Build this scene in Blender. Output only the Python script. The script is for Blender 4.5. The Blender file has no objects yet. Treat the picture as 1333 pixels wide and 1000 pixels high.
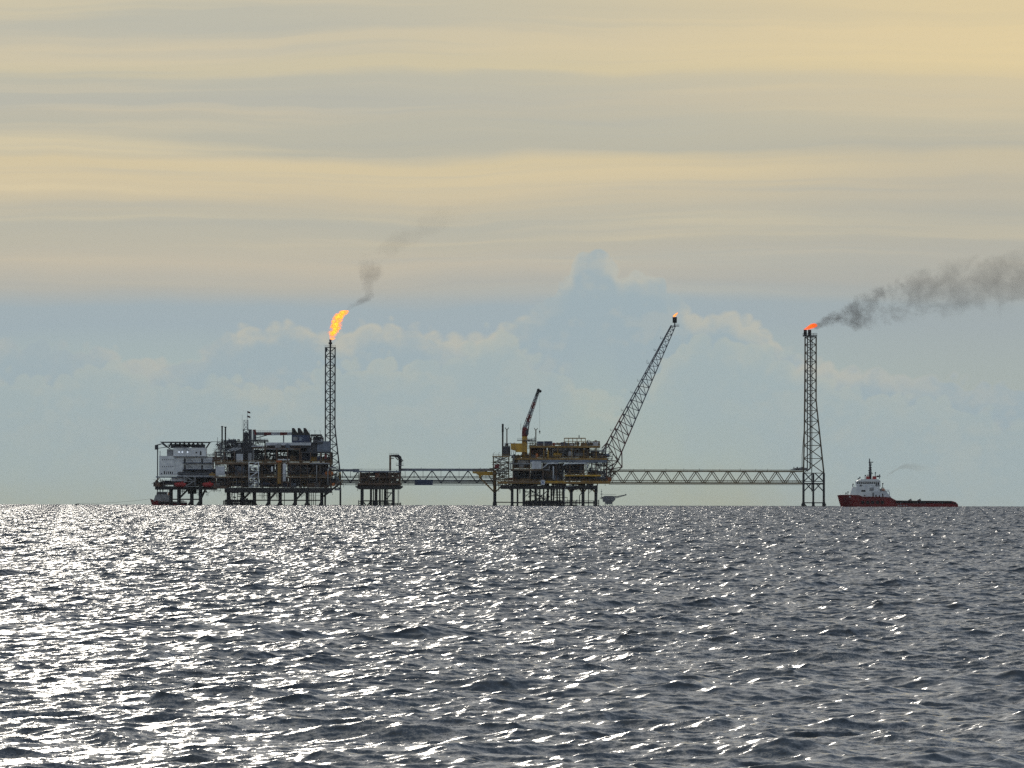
import bpy, math, random
import numpy as np
from mathutils import Vector, Matrix

# ----------------------------------------------------------------------------
# camera, world, sun, exposure
# ----------------------------------------------------------------------------
SC = bpy.context.scene
COL = SC.collection
R_EARTH = 6.371e6          # the sea is a real, curved sea: z = -r^2 / 2R, r = 0 under the platforms
DIST = 7000.0              # metres from the camera to the platforms
EYE = 6.4                  # eye height above the sea at the camera
FPX = 15556.0              # focal length in pixels of a 1333 px wide picture (420 mm lens)
S = DIST / FPX             # metres per pixel at the platforms (0.45)
SUN_EL = math.radians(11.6)
SUN_AZ = math.radians(-3.5)     # a little to the left of the view axis
CAM_Z = EYE - DIST * DIST / (2 * R_EARTH)
PITCH = 159.5 / FPX + math.atan2(-CAM_Z, DIST)
ROLL = 0.0021

cam_d = bpy.data.cameras.new('camera')
cam_d.sensor_width = 36.0
cam_d.lens = 36.0 * FPX / 1333.0
cam_d.clip_start = 1.0
cam_d.clip_end = 120000.0
cam = bpy.data.objects.new('camera', cam_d)
COL.objects.link(cam)
cam.matrix_world = (Matrix.Translation((0, -DIST, CAM_Z)) @
                    Matrix.Rotation(math.pi / 2 + PITCH, 4, 'X') @ Matrix.Rotation(ROLL, 4, 'Z'))
SC.camera = cam

SC.render.engine = 'CYCLES'
SC.view_settings.view_transform = 'Standard'
SC.view_settings.look = 'None'
SC.view_settings.exposure = 0.0
SC.view_settings.gamma = 1.0
SC.view_settings.use_curve_mapping = False
SC.cycles.use_denoising = False
SC.cycles.max_bounces = 6
SC.cycles.diffuse_bounces = 2
SC.cycles.glossy_bounces = 3
SC.cycles.transparent_max_bounces = 16
SC.cycles.volume_bounces = 0
SC.cycles.caustics_reflective = False
SC.cycles.caustics_refractive = False
SC.cycles.sample_clamp_indirect = 4.0
SC.cycles.sample_clamp_direct = 8.0


class N:
    """tiny helper: build shader maths as expressions on one node tree"""
    def __init__(self, tree):
        self.t = tree

    def node(self, kind, **kw):
        n = self.t.nodes.new(kind)
        for k, v in kw.items():
            setattr(n, k, v)
        return n

    def put(self, sock, v):
        if isinstance(v, E):
            v = v.s
        if hasattr(v, 'is_output'):
            self.t.links.new(v, sock)
        else:
            sock.default_value = v

    def m(self, op, a, b=None, c=None, clamp=False):
        n = self.node('ShaderNodeMath', operation=op, use_clamp=clamp)
        self.put(n.inputs[0], a)
        if b is not None:
            self.put(n.inputs[1], b)
        if c is not None:
            self.put(n.inputs[2], c)
        return E(self, n.outputs[0])

    def vec(self, x, y, z):
        n = self.node('ShaderNodeCombineXYZ')
        for i, v in enumerate((x, y, z)):
            self.put(n.inputs[i], v)
        return E(self, n.outputs[0])

    def xyz(self, v):
        n = self.node('ShaderNodeSeparateXYZ')
        self.put(n.inputs[0], v)
        return [E(self, o) for o in n.outputs]

    def noise(self, v, scale=1.0, detail=3.0, rough=0.5, dist=0.0, out='Fac', dim='3D'):
        n = self.node('ShaderNodeTexNoise', noise_dimensions=dim)
        self.put(n.inputs['Vector'], v)
        n.inputs['Scale'].default_value = scale
        n.inputs['Detail'].default_value = detail
        n.inputs['Roughness'].default_value = rough
        n.inputs['Distortion'].default_value = dist
        return E(self, n.outputs['Fac' if out == 'Fac' else 'Color'])

    def smooth(self, v, a, b, lo=0.0, hi=1.0):
        n = self.node('ShaderNodeMapRange', interpolation_type='SMOOTHSTEP')
        n.clamp = True
        for i, q in enumerate((v, a, b, lo, hi)):
            self.put(n.inputs[i], q)
        return E(self, n.outputs[0])

    def mix(self, f, a, b, blend='MIX'):
        n = self.node('ShaderNodeMix', data_type='RGBA', blend_type=blend)
        self.put(n.inputs[0], f)
        for i, v in ((6, a), (7, b)):
            if isinstance(v, tuple):
                v = tuple(v[:3]) + (1.0,)
            self.put(n.inputs[i], v)
        return E(self, n.outputs[2])

    def ramp(self, f, stops):
        n = self.node('ShaderNodeValToRGB')
        self.put(n.inputs[0], f)
        el = n.color_ramp.elements
        while len(el) < len(stops):
            el.new(0.5)
        for e, (p, c) in zip(el, stops):
            e.position = p
            e.color = tuple(c[:3]) + (1.0,)
        return E(self, n.outputs[0])

    def curve(self, f, pts):
        n = self.node('ShaderNodeFloatCurve')
        self.put(n.inputs[1], f)
        cv = n.mapping.curves[0]
        while len(cv.points) < len(pts):
            cv.points.new(0.5, 0.5)
        for p, (x, y) in zip(cv.points, pts):
            p.location = (x, y)
            p.handle_type = 'AUTO'
        n.mapping.update()
        return E(self, n.outputs[0])


class E:
    def __init__(self, n, s):
        self.n, self.s = n, s
    def __add__(self, o): return self.n.m('ADD', self, o)
    def __radd__(self, o): return self.n.m('ADD', o, self)
    def __sub__(self, o): return self.n.m('SUBTRACT', self, o)
    def __rsub__(self, o): return self.n.m('SUBTRACT', o, self)
    def __mul__(self, o): return self.n.m('MULTIPLY', self, o)
    def __rmul__(self, o): return self.n.m('MULTIPLY', o, self)
    def __truediv__(self, o): return self.n.m('DIVIDE', self, o)
    def __rtruediv__(self, o): return self.n.m('DIVIDE', o, self)
    def __neg__(self): return self.n.m('MULTIPLY', self, -1.0)


def lin(r, g, b):
    f = lambda c: (c / 255 / 12.92) if c <= 10 else ((c / 255 + 0.055) / 1.055) ** 2.4
    return (f(r), f(g), f(b))


# ---- world: Nishita sky behind thin stratus sheets and a far bank of cumulus ----
world = bpy.data.worlds.new('World')
SC.world = world
world.use_nodes = True
wt = world.node_tree
wt.nodes.clear()
w = N(wt)
sky = w.node('ShaderNodeTexSky', sky_type='NISHITA')
sky.sun_disc = False
sky.sun_elevation = SUN_EL
sky.sun_rotation = SUN_AZ
sky.altitude = 0.0
sky.air_density = 1.0
sky.dust_density = 1.0
sky.ozone_density = 1.5
tc = w.node('ShaderNodeTexCoord')
dx, dy, dz = w.xyz(E(w, tc.outputs['Generated']))
U = w.m('ARCTAN2', dx, dy) * FPX                     # bearing, 1/FPX rad, 0 = along the view axis
V = w.m('ARCSINE', dz) * FPX                         # elevation above the horizontal, same unit
WARM, CREAM = lin(224, 206, 160), lin(208, 198, 166)
# slow warping so that the sheets are not ruled lines
wob = (w.noise(w.vec(U * 0.0014, V * 0.006, 0.0), 1.0, 4.0, 0.55, dim='2D') - 0.5) * 42.0
wob2 = (w.noise(w.vec(U * 0.004, V * 0.012, 0.0), 1.0, 3.0, 0.5, dim='2D') - 0.5) * 14.0
Vw = V + wob + wob2 + U * -0.004
# the stratus sheets, by elevation
T = w.m('DIVIDE', Vw, 700.0, clamp=True)
base = w.ramp(T, [
    (0.00, lin(160, 170, 157)), (0.077, lin(161, 177, 170)), (0.163, lin(161, 180, 176)), (0.25, lin(158, 178, 180)),
    (0.32, lin(151, 171, 181)), (0.36, lin(152, 171, 180)), (0.40, lin(169, 173, 169)), (0.445, lin(187, 182, 167)),
    (0.477, lin(180, 179, 166)), (0.52, lin(175, 177, 167)), (0.57, lin(196, 187, 163)), (0.613, lin(207, 194, 162)),
    (0.637, lin(204, 192, 161)), (0.656, lin(174, 176, 165)), (0.706, lin(176, 178, 167)), (0.75, lin(184, 181, 167)),
    (0.80, lin(197, 190, 164)), (0.863, lin(195, 189, 169)), (0.934, lin(199, 192, 168)), (1.00, lin(199, 192, 168))])
# streaks: cream where the sheet is thin, grey-blue where it is thick
st = w.noise(w.vec(U * 0.00055 + 3.7, Vw * 0.018, 1.3), 1.0, 4.0, 0.5, dim='2D')
st2 = w.noise(w.vec(U * 0.0013 + 9.1, Vw * 0.045, 4.3), 1.0, 3.0, 0.5, dim='2D')
hi_f = w.smooth(V, 255.0, 330.0)
base = w.mix(w.smooth(st, 0.52, 0.74) * hi_f * 0.60, base, lin(219, 204, 167))
base = w.mix(w.smooth(st, 0.48, 0.30) * hi_f * 0.65, base, lin(168, 175, 171))
base = w.mix(w.smooth(st2, 0.52, 0.75) * hi_f * 0.22, base, lin(214, 200, 170))
base = w.mix(w.smooth(st2, 0.46, 0.26) * hi_f * 0.18, base, lin(160, 168, 168))
# warmer and brighter towards the upper right, where the sheet thins
wr = w.smooth(U + V * 1.2, 350.0, 1500.0) * w.smooth(V, 400.0, 620.0)
base = w.mix(wr * 0.65, base, lin(231, 208, 156))
# right of the view the sheet hangs lower and is duller
rd = w.smooth(U, 150.0, 640.0) * w.smooth(V, 520.0, 430.0)
base = w.mix(rd * 0.40, base, lin(158, 165, 164))


glow = w.smooth(V, 280.0, 460.0) * 0.06
base = w.mix(glow, base, lin(232, 214, 176))


def cumulus(seed, amp, stops, rim_col, body_col, body_f, rim_f, col):
    """a far cloud bank: its upper edge as a function of bearing, broken into billows by noise"""
    un = w.m('DIVIDE', U + 700.0, 1400.0, clamp=True)
    top = w.curve(un, [((u - 666.5 + 700.0) / 1400.0, (653.8 - py) / 400.0) for u, py in stops]) * 400.0
    n1 = w.noise(w.vec(U * 0.016 + seed, V * 0.016, seed), 1.0, 3.0, 0.5, dim='2D')
    vn = w.node('ShaderNodeTexVoronoi', feature='F1', voronoi_dimensions='2D')
    wq = w.noise(w.vec(U * 0.03, V * 0.03, seed), 1.0, 2.0, 0.5, dim='2D')
    w.put(vn.inputs['Vector'], w.vec(U * 0.045 + seed + wq * 0.6, V * 0.05 + wq * 0.6, seed))
    vn.inputs['Scale'].default_value = 1.0
    bil = 0.5 - E(w, vn.outputs['Distance'])
    n2 = w.noise(w.vec(U * 0.07 + seed, V * 0.07, seed), 1.0, 2.0, 0.5, dim='2D')
    depth = top - V + (n1 - 0.5) * amp + bil * amp * 0.95 + (n2 - 0.5) * amp * 0.22
    n3 = w.noise(w.vec(U * 0.010 + seed * 2.0, V * 0.014, seed), 1.0, 4.0, 0.65, dim='2D')
    body = w.smooth(depth, -2.0, 6.0) * w.smooth(depth, 260.0, 90.0)
    rim = w.smooth(depth, -5.0, 6.0) * w.smooth(depth, 38.0, 5.0) * w.smooth(n3, 0.34, 0.60, 0.22, 1.0) * w.smooth(w.m('ABSOLUTE', U), 640.0, 340.0, 0.40, 1.0)
    puff = w.smooth(n3 + bil * 0.25, 0.50, 0.68) * w.smooth(depth, 10.0, 30.0) * w.smooth(depth, 190.0, 70.0)
    col = w.mix(body * body_f, col, body_col)
    col = w.mix(puff * rim_f * 0.25, col, rim_col)
    return w.mix(rim * rim_f, col, rim_col)


# (bearing px, top py) of the two banks in view; the curves run on flat beyond it
base = cumulus(2.3, 22.0, [
    (-30, 445), (60, 452), (150, 462), (230, 475), (290, 440), (345, 424), (400, 430), (440, 442), (480, 425), (520, 424),
    (580, 438), (640, 432), (692, 407), (712, 392), (728, 376), (741, 361), (746, 344), (755, 330),
    (767, 323), (785, 325), (797, 334), (803, 350), (808, 357), (834, 356), (857, 362), (870, 375), (886, 383), (905, 412), (935, 402), (965, 412), (1000, 440), (1060, 470), (1160, 485), (1300, 500)],
    lin(194, 190, 173), lin(149, 171, 181), 0.90, 0.58, base)
base = cumulus(7.9, 34.0, [
    (-30, 500), (60, 490), (150, 480), (230, 500), (300, 492), (360, 510), (420, 486), (520, 470), (580, 468), (650, 440),
    (700, 470), (750, 498), (810, 520), (870, 470), (930, 440), (980, 450), (1030, 470), (1090, 500), (1200, 520), (1300, 540)],
    lin(180, 185, 175), lin(160, 179, 180), 0.40, 0.36, base)

# above the part in view: a high, thin, broken sheet over blue sky
Wd = w.vec(dx / (dz + 0.12), dy / (dz + 0.12), 0.0)
hn = w.noise(Wd, 1.6, 6.0, 0.6, 0.4, dim='2D')
upper = w.mix(w.smooth(hn, 0.32, 0.72), lin(147, 164, 186), lin(193, 197, 197))
base = w.mix(w.smooth(V, 640.0, 2000.0), base, upper)
# below the horizon (only ever seen by bounce light): the same haze tone
nb = w.node('ShaderNodeBackground')
w.put(nb.inputs['Color'], E(w, sky.outputs[0]))
nb.inputs['Strength'].default_value = 0.05
cb = w.node('ShaderNodeBackground')
w.put(cb.inputs['Color'], base)
cb.inputs['Strength'].default_value = 1.0
mx = w.node('ShaderNodeMixShader')
w.put(mx.inputs[0], w.smooth(V, 900.0, 6000.0, 0.985, 0.72))
wt.links.new(nb.outputs[0], mx.inputs[1])
wt.links.new(cb.outputs[0], mx.inputs[2])
wo = w.node('ShaderNodeOutputWorld')
wt.links.new(mx.outputs[0], wo.inputs['Surface'])
world.cycles.sampling_method = 'MANUAL'
world.cycles.sample_map_resolution = 1024

# ---- sun ----
sun_d = bpy.data.lights.new('sun', 'SUN')
sun_d.energy = 2.0
sun_d.angle = math.radians(0.5)
sun_d.color = (1.0, 0.93, 0.82)
sun = bpy.data.objects.new('sun', sun_d)
COL.objects.link(sun)
sdir = Vector((math.sin(SUN_AZ) * math.cos(SUN_EL), math.cos(SUN_AZ) * math.cos(SUN_EL), math.sin(SUN_EL)))
sun.rotation_euler = sdir.to_track_quat('Z', 'Y').to_euler()
sun.location = sdir * 900.0

# ----------------------------------------------------------------------------
# materials
# ----------------------------------------------------------------------------
def new_mat(name):
    m = bpy.data.materials.new(name)
    m.use_nodes = True
    m.node_tree.nodes.clear()
    return m, N(m.node_tree)


def finish(n, shader_out, sock='Surface'):
    o = n.node('ShaderNodeOutputMaterial')
    n.t.links.new(shader_out, o.inputs[sock])


def sea_material():
    m, n = new_mat('sea_water')
    g = n.node('ShaderNodeNewGeometry')
    pos = E(n, g.outputs['Position'])
    x, y, z = n.xyz(pos)
    # wind ripples too small for the mesh: slopes at three sizes, gusty
    gust = n.noise(n.vec(x * 0.02, y * 0.006, 0.0), 1.0, 3.0, 0.6)
    amp = n.smooth(gust, 0.30, 0.70, 0.30, 1.30)
    sx = sy = None
    for sc, a, k in ((1.9, 0.24, 0.0), (6.0, 0.36, 7.0), (17.0, 0.38, 13.0)):
        c = n.noise(n.vec(x + k, y * 0.8, z), sc, 1.0, 0.5, out='Color')
        r_, g_, b_ = n.xyz(c)
        ax, ay = (r_ - 0.5) * a, (g_ - 0.5) * a
        sx = ax if sx is None else sx + ax
        sy = ay if sy is None else sy + ay
    off = n.vec(sx * amp, sy * amp, 0.0)
    add = n.node('ShaderNodeVectorMath', operation='ADD')
    n.put(add.inputs[0], E(n, g.outputs['Normal']))
    n.put(add.inputs[1], off)
    nrm = n.node('ShaderNodeVectorMath', operation='NORMALIZE')
    n.t.links.new(add.outputs[0], nrm.inputs[0])
    p = n.node('ShaderNodeBsdfPrincipled')
    p.inputs['Base Color'].default_value = (0.018, 0.028, 0.038, 1)
    p.inputs['Roughness'].default_value = 0.10
    p.inputs['IOR'].default_value = 1.333
    n.t.links.new(nrm.outputs[0], p.inputs['Normal'])
    finish(n, p.outputs[0])
    return m


# ----------------------------------------------------------------------------
# sea: one periodic sheet of wind waves (FFT), laid edge to edge on the curved earth
# ----------------------------------------------------------------------------
TILE, NT = 100.0, 1024


def wave_tile():
    rng = np.random.default_rng(11)
    dk = 2 * np.pi / TILE
    ki = np.fft.fftfreq(NT, 1.0 / NT) * dk
    kx, ky = np.meshgrid(ki, ki, indexing='xy')
    k = np.hypot(kx, ky)
    k[0, 0] = 1.0
    kp = 2 * np.pi / 12.5
    th = np.arctan2(ky, kx)
    wd = math.radians(98.0 - 39.0)                    # wave travel in tile axes (the tile lies turned by 39 deg)
    c = np.cos((th - wd) / 2.0)
    D = np.abs(c) ** 3.5 + 0.08
    P = k ** -3.80 * np.exp(-1.25 * (kp / k) ** 2) * D * np.exp(-(k * 0.05) ** 2)
    ks = 2 * np.pi / 34.0
    sw = np.exp(-((k - ks) / (0.35 * ks)) ** 2) * np.abs(np.cos((th - wd - 0.35) / 2.0)) ** 16
    P = P / P.sum() + 0.30 * sw / sw.sum()
    P[0, 0] = 0
    h = (rng.standard_normal((NT, NT)) + 1j * rng.standard_normal((NT, NT))) * np.sqrt(P)
    H = np.fft.ifft2(h)
    sc = (HS / 4.0) / H.real.std()
    z = H.real * sc
    gx = np.fft.ifft2(h * (1j * kx / k)).real * sc
    gy = np.fft.ifft2(h * (1j * ky / k)).real * sc
    return z, gx, gy


HS = 0.58
CHOP = 1.15


def build_sea():
    z, gx, gy = wave_tile()
    idx = np.arange(NT + 1)
    jj, ii = np.meshgrid(idx, idx, indexing='xy')
    st = TILE / NT
    co = np.empty(((NT + 1) ** 2, 3), np.float32)
    wr = lambda a: a[ii % NT, jj % NT].ravel()
    co[:, 0] = (jj * st - TILE / 2).ravel() + CHOP * wr(gx)
    co[:, 1] = (ii * st - TILE / 2).ravel() + CHOP * wr(gy)
    co[:, 2] = wr(z)
    a = (np.arange(NT)[:, None] * (NT + 1) + np.arange(NT)[None, :]).ravel()
    quads = np.stack([a, a + 1, a + NT + 2, a + NT + 1], 1).astype(np.int32)
    me = bpy.data.meshes.new('sea')
    me.vertices.add(len(co))
    me.vertices.foreach_set('co', co.ravel())
    me.loops.add(quads.size)
    me.loops.foreach_set('vertex_index', quads.ravel())
    me.polygons.add(len(quads))
    me.polygons.foreach_set('loop_start', np.arange(0, quads.size, 4, dtype=np.int32))
    me.polygons.foreach_set('use_smooth', np.ones(len(quads), bool))
    me.update()
    mat = sea_material()
    me.materials.append(mat)
    ob = bpy.data.objects.new('sea', me)
    COL.objects.link(ob)
    ob['kind'] = 'structure'
    # geometry nodes: copies of the sheet side by side, each set on the curve of the earth
    gt = bpy.data.node_groups.new('sea_sheet', 'GeometryNodeTree')
    gt.interface.new_socket('Geometry', in_out='INPUT', socket_type='NodeSocketGeometry')
    gt.interface.new_socket('Geometry', in_out='OUTPUT', socket_type='NodeSocketGeometry')
    n = N(gt)
    gi, go = n.node('NodeGroupInput'), n.node('NodeGroupOutput')
    cnt = 276
    grid = n.node('GeometryNodeMeshGrid')
    grid.inputs['Size X'].default_value = TILE * (cnt - 1)
    grid.inputs['Size Y'].default_value = TILE * (cnt - 1)
    grid.inputs['Vertices X'].default_value = cnt
    grid.inputs['Vertices Y'].default_value = cnt
    tr = n.node('GeometryNodeTransform')
    gt.links.new(grid.outputs[0], tr.inputs[0])
    ang = math.radians(39.0)
    tr.inputs['Rotation'].default_value = (0, 0, ang)
    pos = n.node('GeometryNodeInputPosition')
    x, y, zz = n.xyz(E(n, pos.outputs[0]))
    yy = y + DIST                                                   # distance ahead of the camera
    bad = n.m('GREATER_THAN', n.m('ABSOLUTE', x), yy * 0.14 + 260.0)
    bad = n.m('MAXIMUM', bad, n.m('GREATER_THAN', yy, 12500.0))
    bad = n.m('MAXIMUM', bad, n.m('LESS_THAN', yy, -150.0))
    dl = n.node('GeometryNodeDeleteGeometry', domain='POINT')
    gt.links.new(tr.outputs[0], dl.inputs['Geometry'])
    n.put(dl.inputs['Selection'], bad)
    sp = n.node('GeometryNodeSetPosition')
    gt.links.new(dl.outputs[0], sp.inputs['Geometry'])
    n.put(sp.inputs['Position'], n.vec(x, y, (x * x + y * y) * (-0.5 / R_EARTH)))
    al = n.node('FunctionNodeAlignRotationToVector', axis='Z')
    al.inputs['Rotation'].default_value = (0, 0, ang)
    n.put(al.inputs['Vector'], n.vec(x * (1.0 / R_EARTH), y * (1.0 / R_EARTH), 1.0))
    ins = n.node('GeometryNodeInstanceOnPoints')
    gt.links.new(sp.outputs[0], ins.inputs['Points'])
    gt.links.new(gi.outputs[0], ins.inputs['Instance'])
    gt.links.new(al.outputs[0], ins.inputs['Rotation'])
    # the wide sheet of sea around and below the wave sheets, to the horizon on all sides
    disc = n.node('GeometryNodeMeshGrid')
    for s_, v in (('Size X', 60000.0), ('Size Y', 60000.0), ('Vertices X', 121), ('Vertices Y', 121)):
        disc.inputs[s_].default_value = v
    sp2 = n.node('GeometryNodeSetPosition')
    gt.links.new(disc.outputs[0], sp2.inputs['Geometry'])
    n.put(sp2.inputs['Position'], n.vec(x, y, (x * x + y * y) * (-0.5 / R_EARTH) - 1.6))
    sm = n.node('GeometryNodeSetMaterial')
    sm.inputs['Material'].default_value = mat
    gt.links.new(sp2.outputs[0], sm.inputs['Geometry'])
    jn = n.node('GeometryNodeJoinGeometry')
    gt.links.new(ins.outputs[0], jn.inputs[0])
    gt.links.new(sm.outputs[0], jn.inputs[0])
    gt.links.new(jn.outputs[0], go.inputs[0])
    md = ob.modifiers.new('sheets', 'NODES')
    md.node_group = gt
    return ob


sea = build_sea()

# ----------------------------------------------------------------------------
# paint and steel
# ----------------------------------------------------------------------------
MATS = {}


def paint(name, rgb, rough=0.6, wear=0.35, wear_rgb=(0.07, 0.035, 0.02), metal=0.0, scale=0.35, var=0.62):
    """weathered paint: uneven tone, rust runs where the noise is high"""
    m, n = new_mat(name)
    tcn = n.node('ShaderNodeNewGeometry')
    x, y, z = n.xyz(E(n, tcn.outputs['Position']))
    big = n.noise(n.vec(x, y, z), scale, 4.0, 0.6)
    run = n.noise(n.vec(x * 1.4, y * 1.4, z * 0.25), 1.0, 3.0, 0.6)
    dark = tuple(c * var for c in rgb)
    lite = tuple(min(1.0, c * 1.2) for c in rgb)
    col = n.mix(n.smooth(big, 0.3, 0.7), dark, lite)
    col = n.mix(n.smooth(run, 0.56, 0.74) * wear, col, wear_rgb)
    p = n.node('ShaderNodeBsdfPrincipled')
    n.put(p.inputs['Base Color'], col)
    n.put(p.inputs['Roughness'], n.smooth(big, 0.2, 0.8, rough - 0.12, min(1.0, rough + 0.15)))
    p.inputs['Metallic'].default_value = metal
    finish(n, p.outputs[0])
    MATS[name] = m
    return m


paint('dark_steel', (0.055, 0.060, 0.075))
paint('black_steel', (0.016, 0.016, 0.019), wear=0.25)
paint('blue_grey', (0.20, 0.24, 0.31), wear=0.35)
paint('grey', (0.32, 0.33, 0.35), wear=0.4)
paint('pale_grey', (0.64, 0.67, 0.72), var=0.8, wear=0.3)
paint('white', (0.80, 0.83, 0.88), var=0.88, wear=0.12, wear_rgb=(0.25, 0.17, 0.11))
paint('rust', (0.14, 0.085, 0.055), wear=0.5)
paint('brown', (0.20, 0.13, 0.075), wear=0.45)
paint('yellow', (0.62, 0.36, 0.04), wear=0.45)
paint('ochre', (0.36, 0.21, 0.05), wear=0.5)
paint('orange', (0.55, 0.16, 0.03), wear=0.3)
paint('red', (0.36, 0.02, 0.02), wear=0.3)
paint('dark_red', (0.20, 0.022, 0.022), wear=0.35)
paint('hull_red', (0.21, 0.010, 0.013), wear=0.4, wear_rgb=(0.05, 0.02, 0.018), scale=0.12)
paint('blue', (0.03, 0.08, 0.36), wear=0.15)
paint('navy', (0.045, 0.065, 0.13), wear=0.3)
paint('sign_blue', (0.06, 0.14, 0.42), wear=0.0)
paint('window_dark', (0.012, 0.016, 0.024), rough=0.25, wear=0.0)
paint('lattice_grey', (0.16, 0.17, 0.20), wear=0.3)
paint('lattice_dark', (0.06, 0.065, 0.075), wear=0.35)
paint('lattice_brown', (0.15, 0.115, 0.07), wear=0.45)
paint('lattice_tan', (0.21, 0.15, 0.07), wear=0.4)
paint('lattice_red', (0.13, 0.03, 0.035), wear=0.3)
paint('rope', (0.05, 0.05, 0.045), wear=0.0)
paint('far_grey', (0.09, 0.10, 0.12), wear=0.0)
paint('rubber', (0.02, 0.02, 0.022), wear=0.0, rough=0.8)
paint('flag_cloth', (0.10, 0.03, 0.03), wear=0.0)


def lamp_glass():
    m, n = new_mat('lamp_glass')
    e = n.node('ShaderNodeEmission')
    e.inputs['Color'].default_value = (0.75, 0.85, 1.0, 1)
    e.inputs['Strength'].default_value = 0.9
    finish(n, e.outputs[0])
    MATS['lamp_glass'] = m


lamp_glass()


# ----------------------------------------------------------------------------
# geometry helpers.  X(), Z() give metres from measured picture positions at the
# platforms' distance; W() the same for things standing nearer or farther
# ----------------------------------------------------------------------------
def X(px):
    return (px - 666.5) * S


def Z(py, px=666.5):
    return (659.5 + (px - 666.5) * ROLL - py) * S


def W(px, py, y):
    d = DIST + y
    vx, vy = px - 666.5, 500.0 - py
    x = vx - vy * ROLL
    v = vy + vx * ROLL
    return Vector((x * d / FPX, y, CAM_Z + d * math.tan(PITCH + math.atan(v / FPX))))


def thing(name, label, cat, loc, group=None):
    o = bpy.data.objects.new(name, None)
    o.empty_display_size = 2.0
    COL.objects.link(o)
    o.location = loc
    o['label'] = label
    o['category'] = cat
    if group:
        o['group'] = group
    return o


def tag(o, label, cat, group=None):
    o['label'] = label
    o['category'] = cat
    if group:
        o['group'] = group
    return o


def root_loc(p):
    while p.parent:
        p = p.parent
    return Vector(p.location)


UNIT = {}


def unit_tube(mat, sides=6):
    k = (mat, sides)
    if k not in UNIT:
        vs, fs = [], []
        for z in (0.0, 1.0):
            for i in range(sides):
                a = 2 * math.pi * (i + 0.5) / sides
                vs.append((math.cos(a), math.sin(a), z))
        for i in range(sides):
            j = (i + 1) % sides
            fs.append((i, j, sides + j, sides + i))
        fs.append(tuple(range(sides - 1, -1, -1)))
        fs.append(tuple(range(sides, 2 * sides)))
        me = bpy.data.meshes.new('tube')
        me.from_pydata(vs, [], fs)
        me.materials.append(MATS[mat])
        UNIT[k] = me
    return UNIT[k]


def unit_box(mat):
    k = (mat, 'box')
    if k not in UNIT:
        v = [(x, y, z) for z in (-.5, .5) for y in (-.5, .5) for x in (-.5, .5)]
        f = [(0, 2, 3, 1), (4, 5, 7, 6), (0, 1, 5, 4), (2, 6, 7, 3), (0, 4, 6, 2), (1, 3, 7, 5)]
        me = bpy.data.meshes.new('block')
        me.from_pydata(v, [], f)
        me.materials.append(MATS[mat])
        UNIT[k] = me
    return UNIT[k]


def bar(parent, name, a, b, r, mat):
    """one steel member from a to b (world metres), its own object"""
    a, b = Vector(a), Vector(b)
    d = b - a
    o = bpy.data.objects.new(name, unit_tube(mat))
    COL.objects.link(o)
    o.parent = parent
    q = d.to_track_quat('Z', 'Y').to_matrix().to_4x4()
    o.matrix_local = Matrix.Translation(a - root_loc(parent)) @ q @ Matrix.Diagonal((r, r, d.length, 1))
    return o


def block(parent, name, x0, x1, y0, y1, z0, z1, mat):
    """one box-shaped piece in world metres, its own object"""
    o = bpy.data.objects.new(name, unit_box(mat))
    COL.objects.link(o)
    o.parent = parent
    c = Vector(((x0 + x1) / 2, (y0 + y1) / 2, (z0 + z1) / 2))
    o.matrix_local = Matrix.Translation(c - root_loc(parent)) @ Matrix.Diagonal((abs(x1 - x0), abs(y1 - y0), abs(z1 - z0), 1))
    return o


def pblock(parent, name, px0, px1, py0, py1, y0, y1, mat):
    pm = (px0 + px1) / 2
    return block(parent, name, X(px0), X(px1), y0, y1, Z(max(py0, py1), pm), Z(min(py0, py1), pm), mat)


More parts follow.
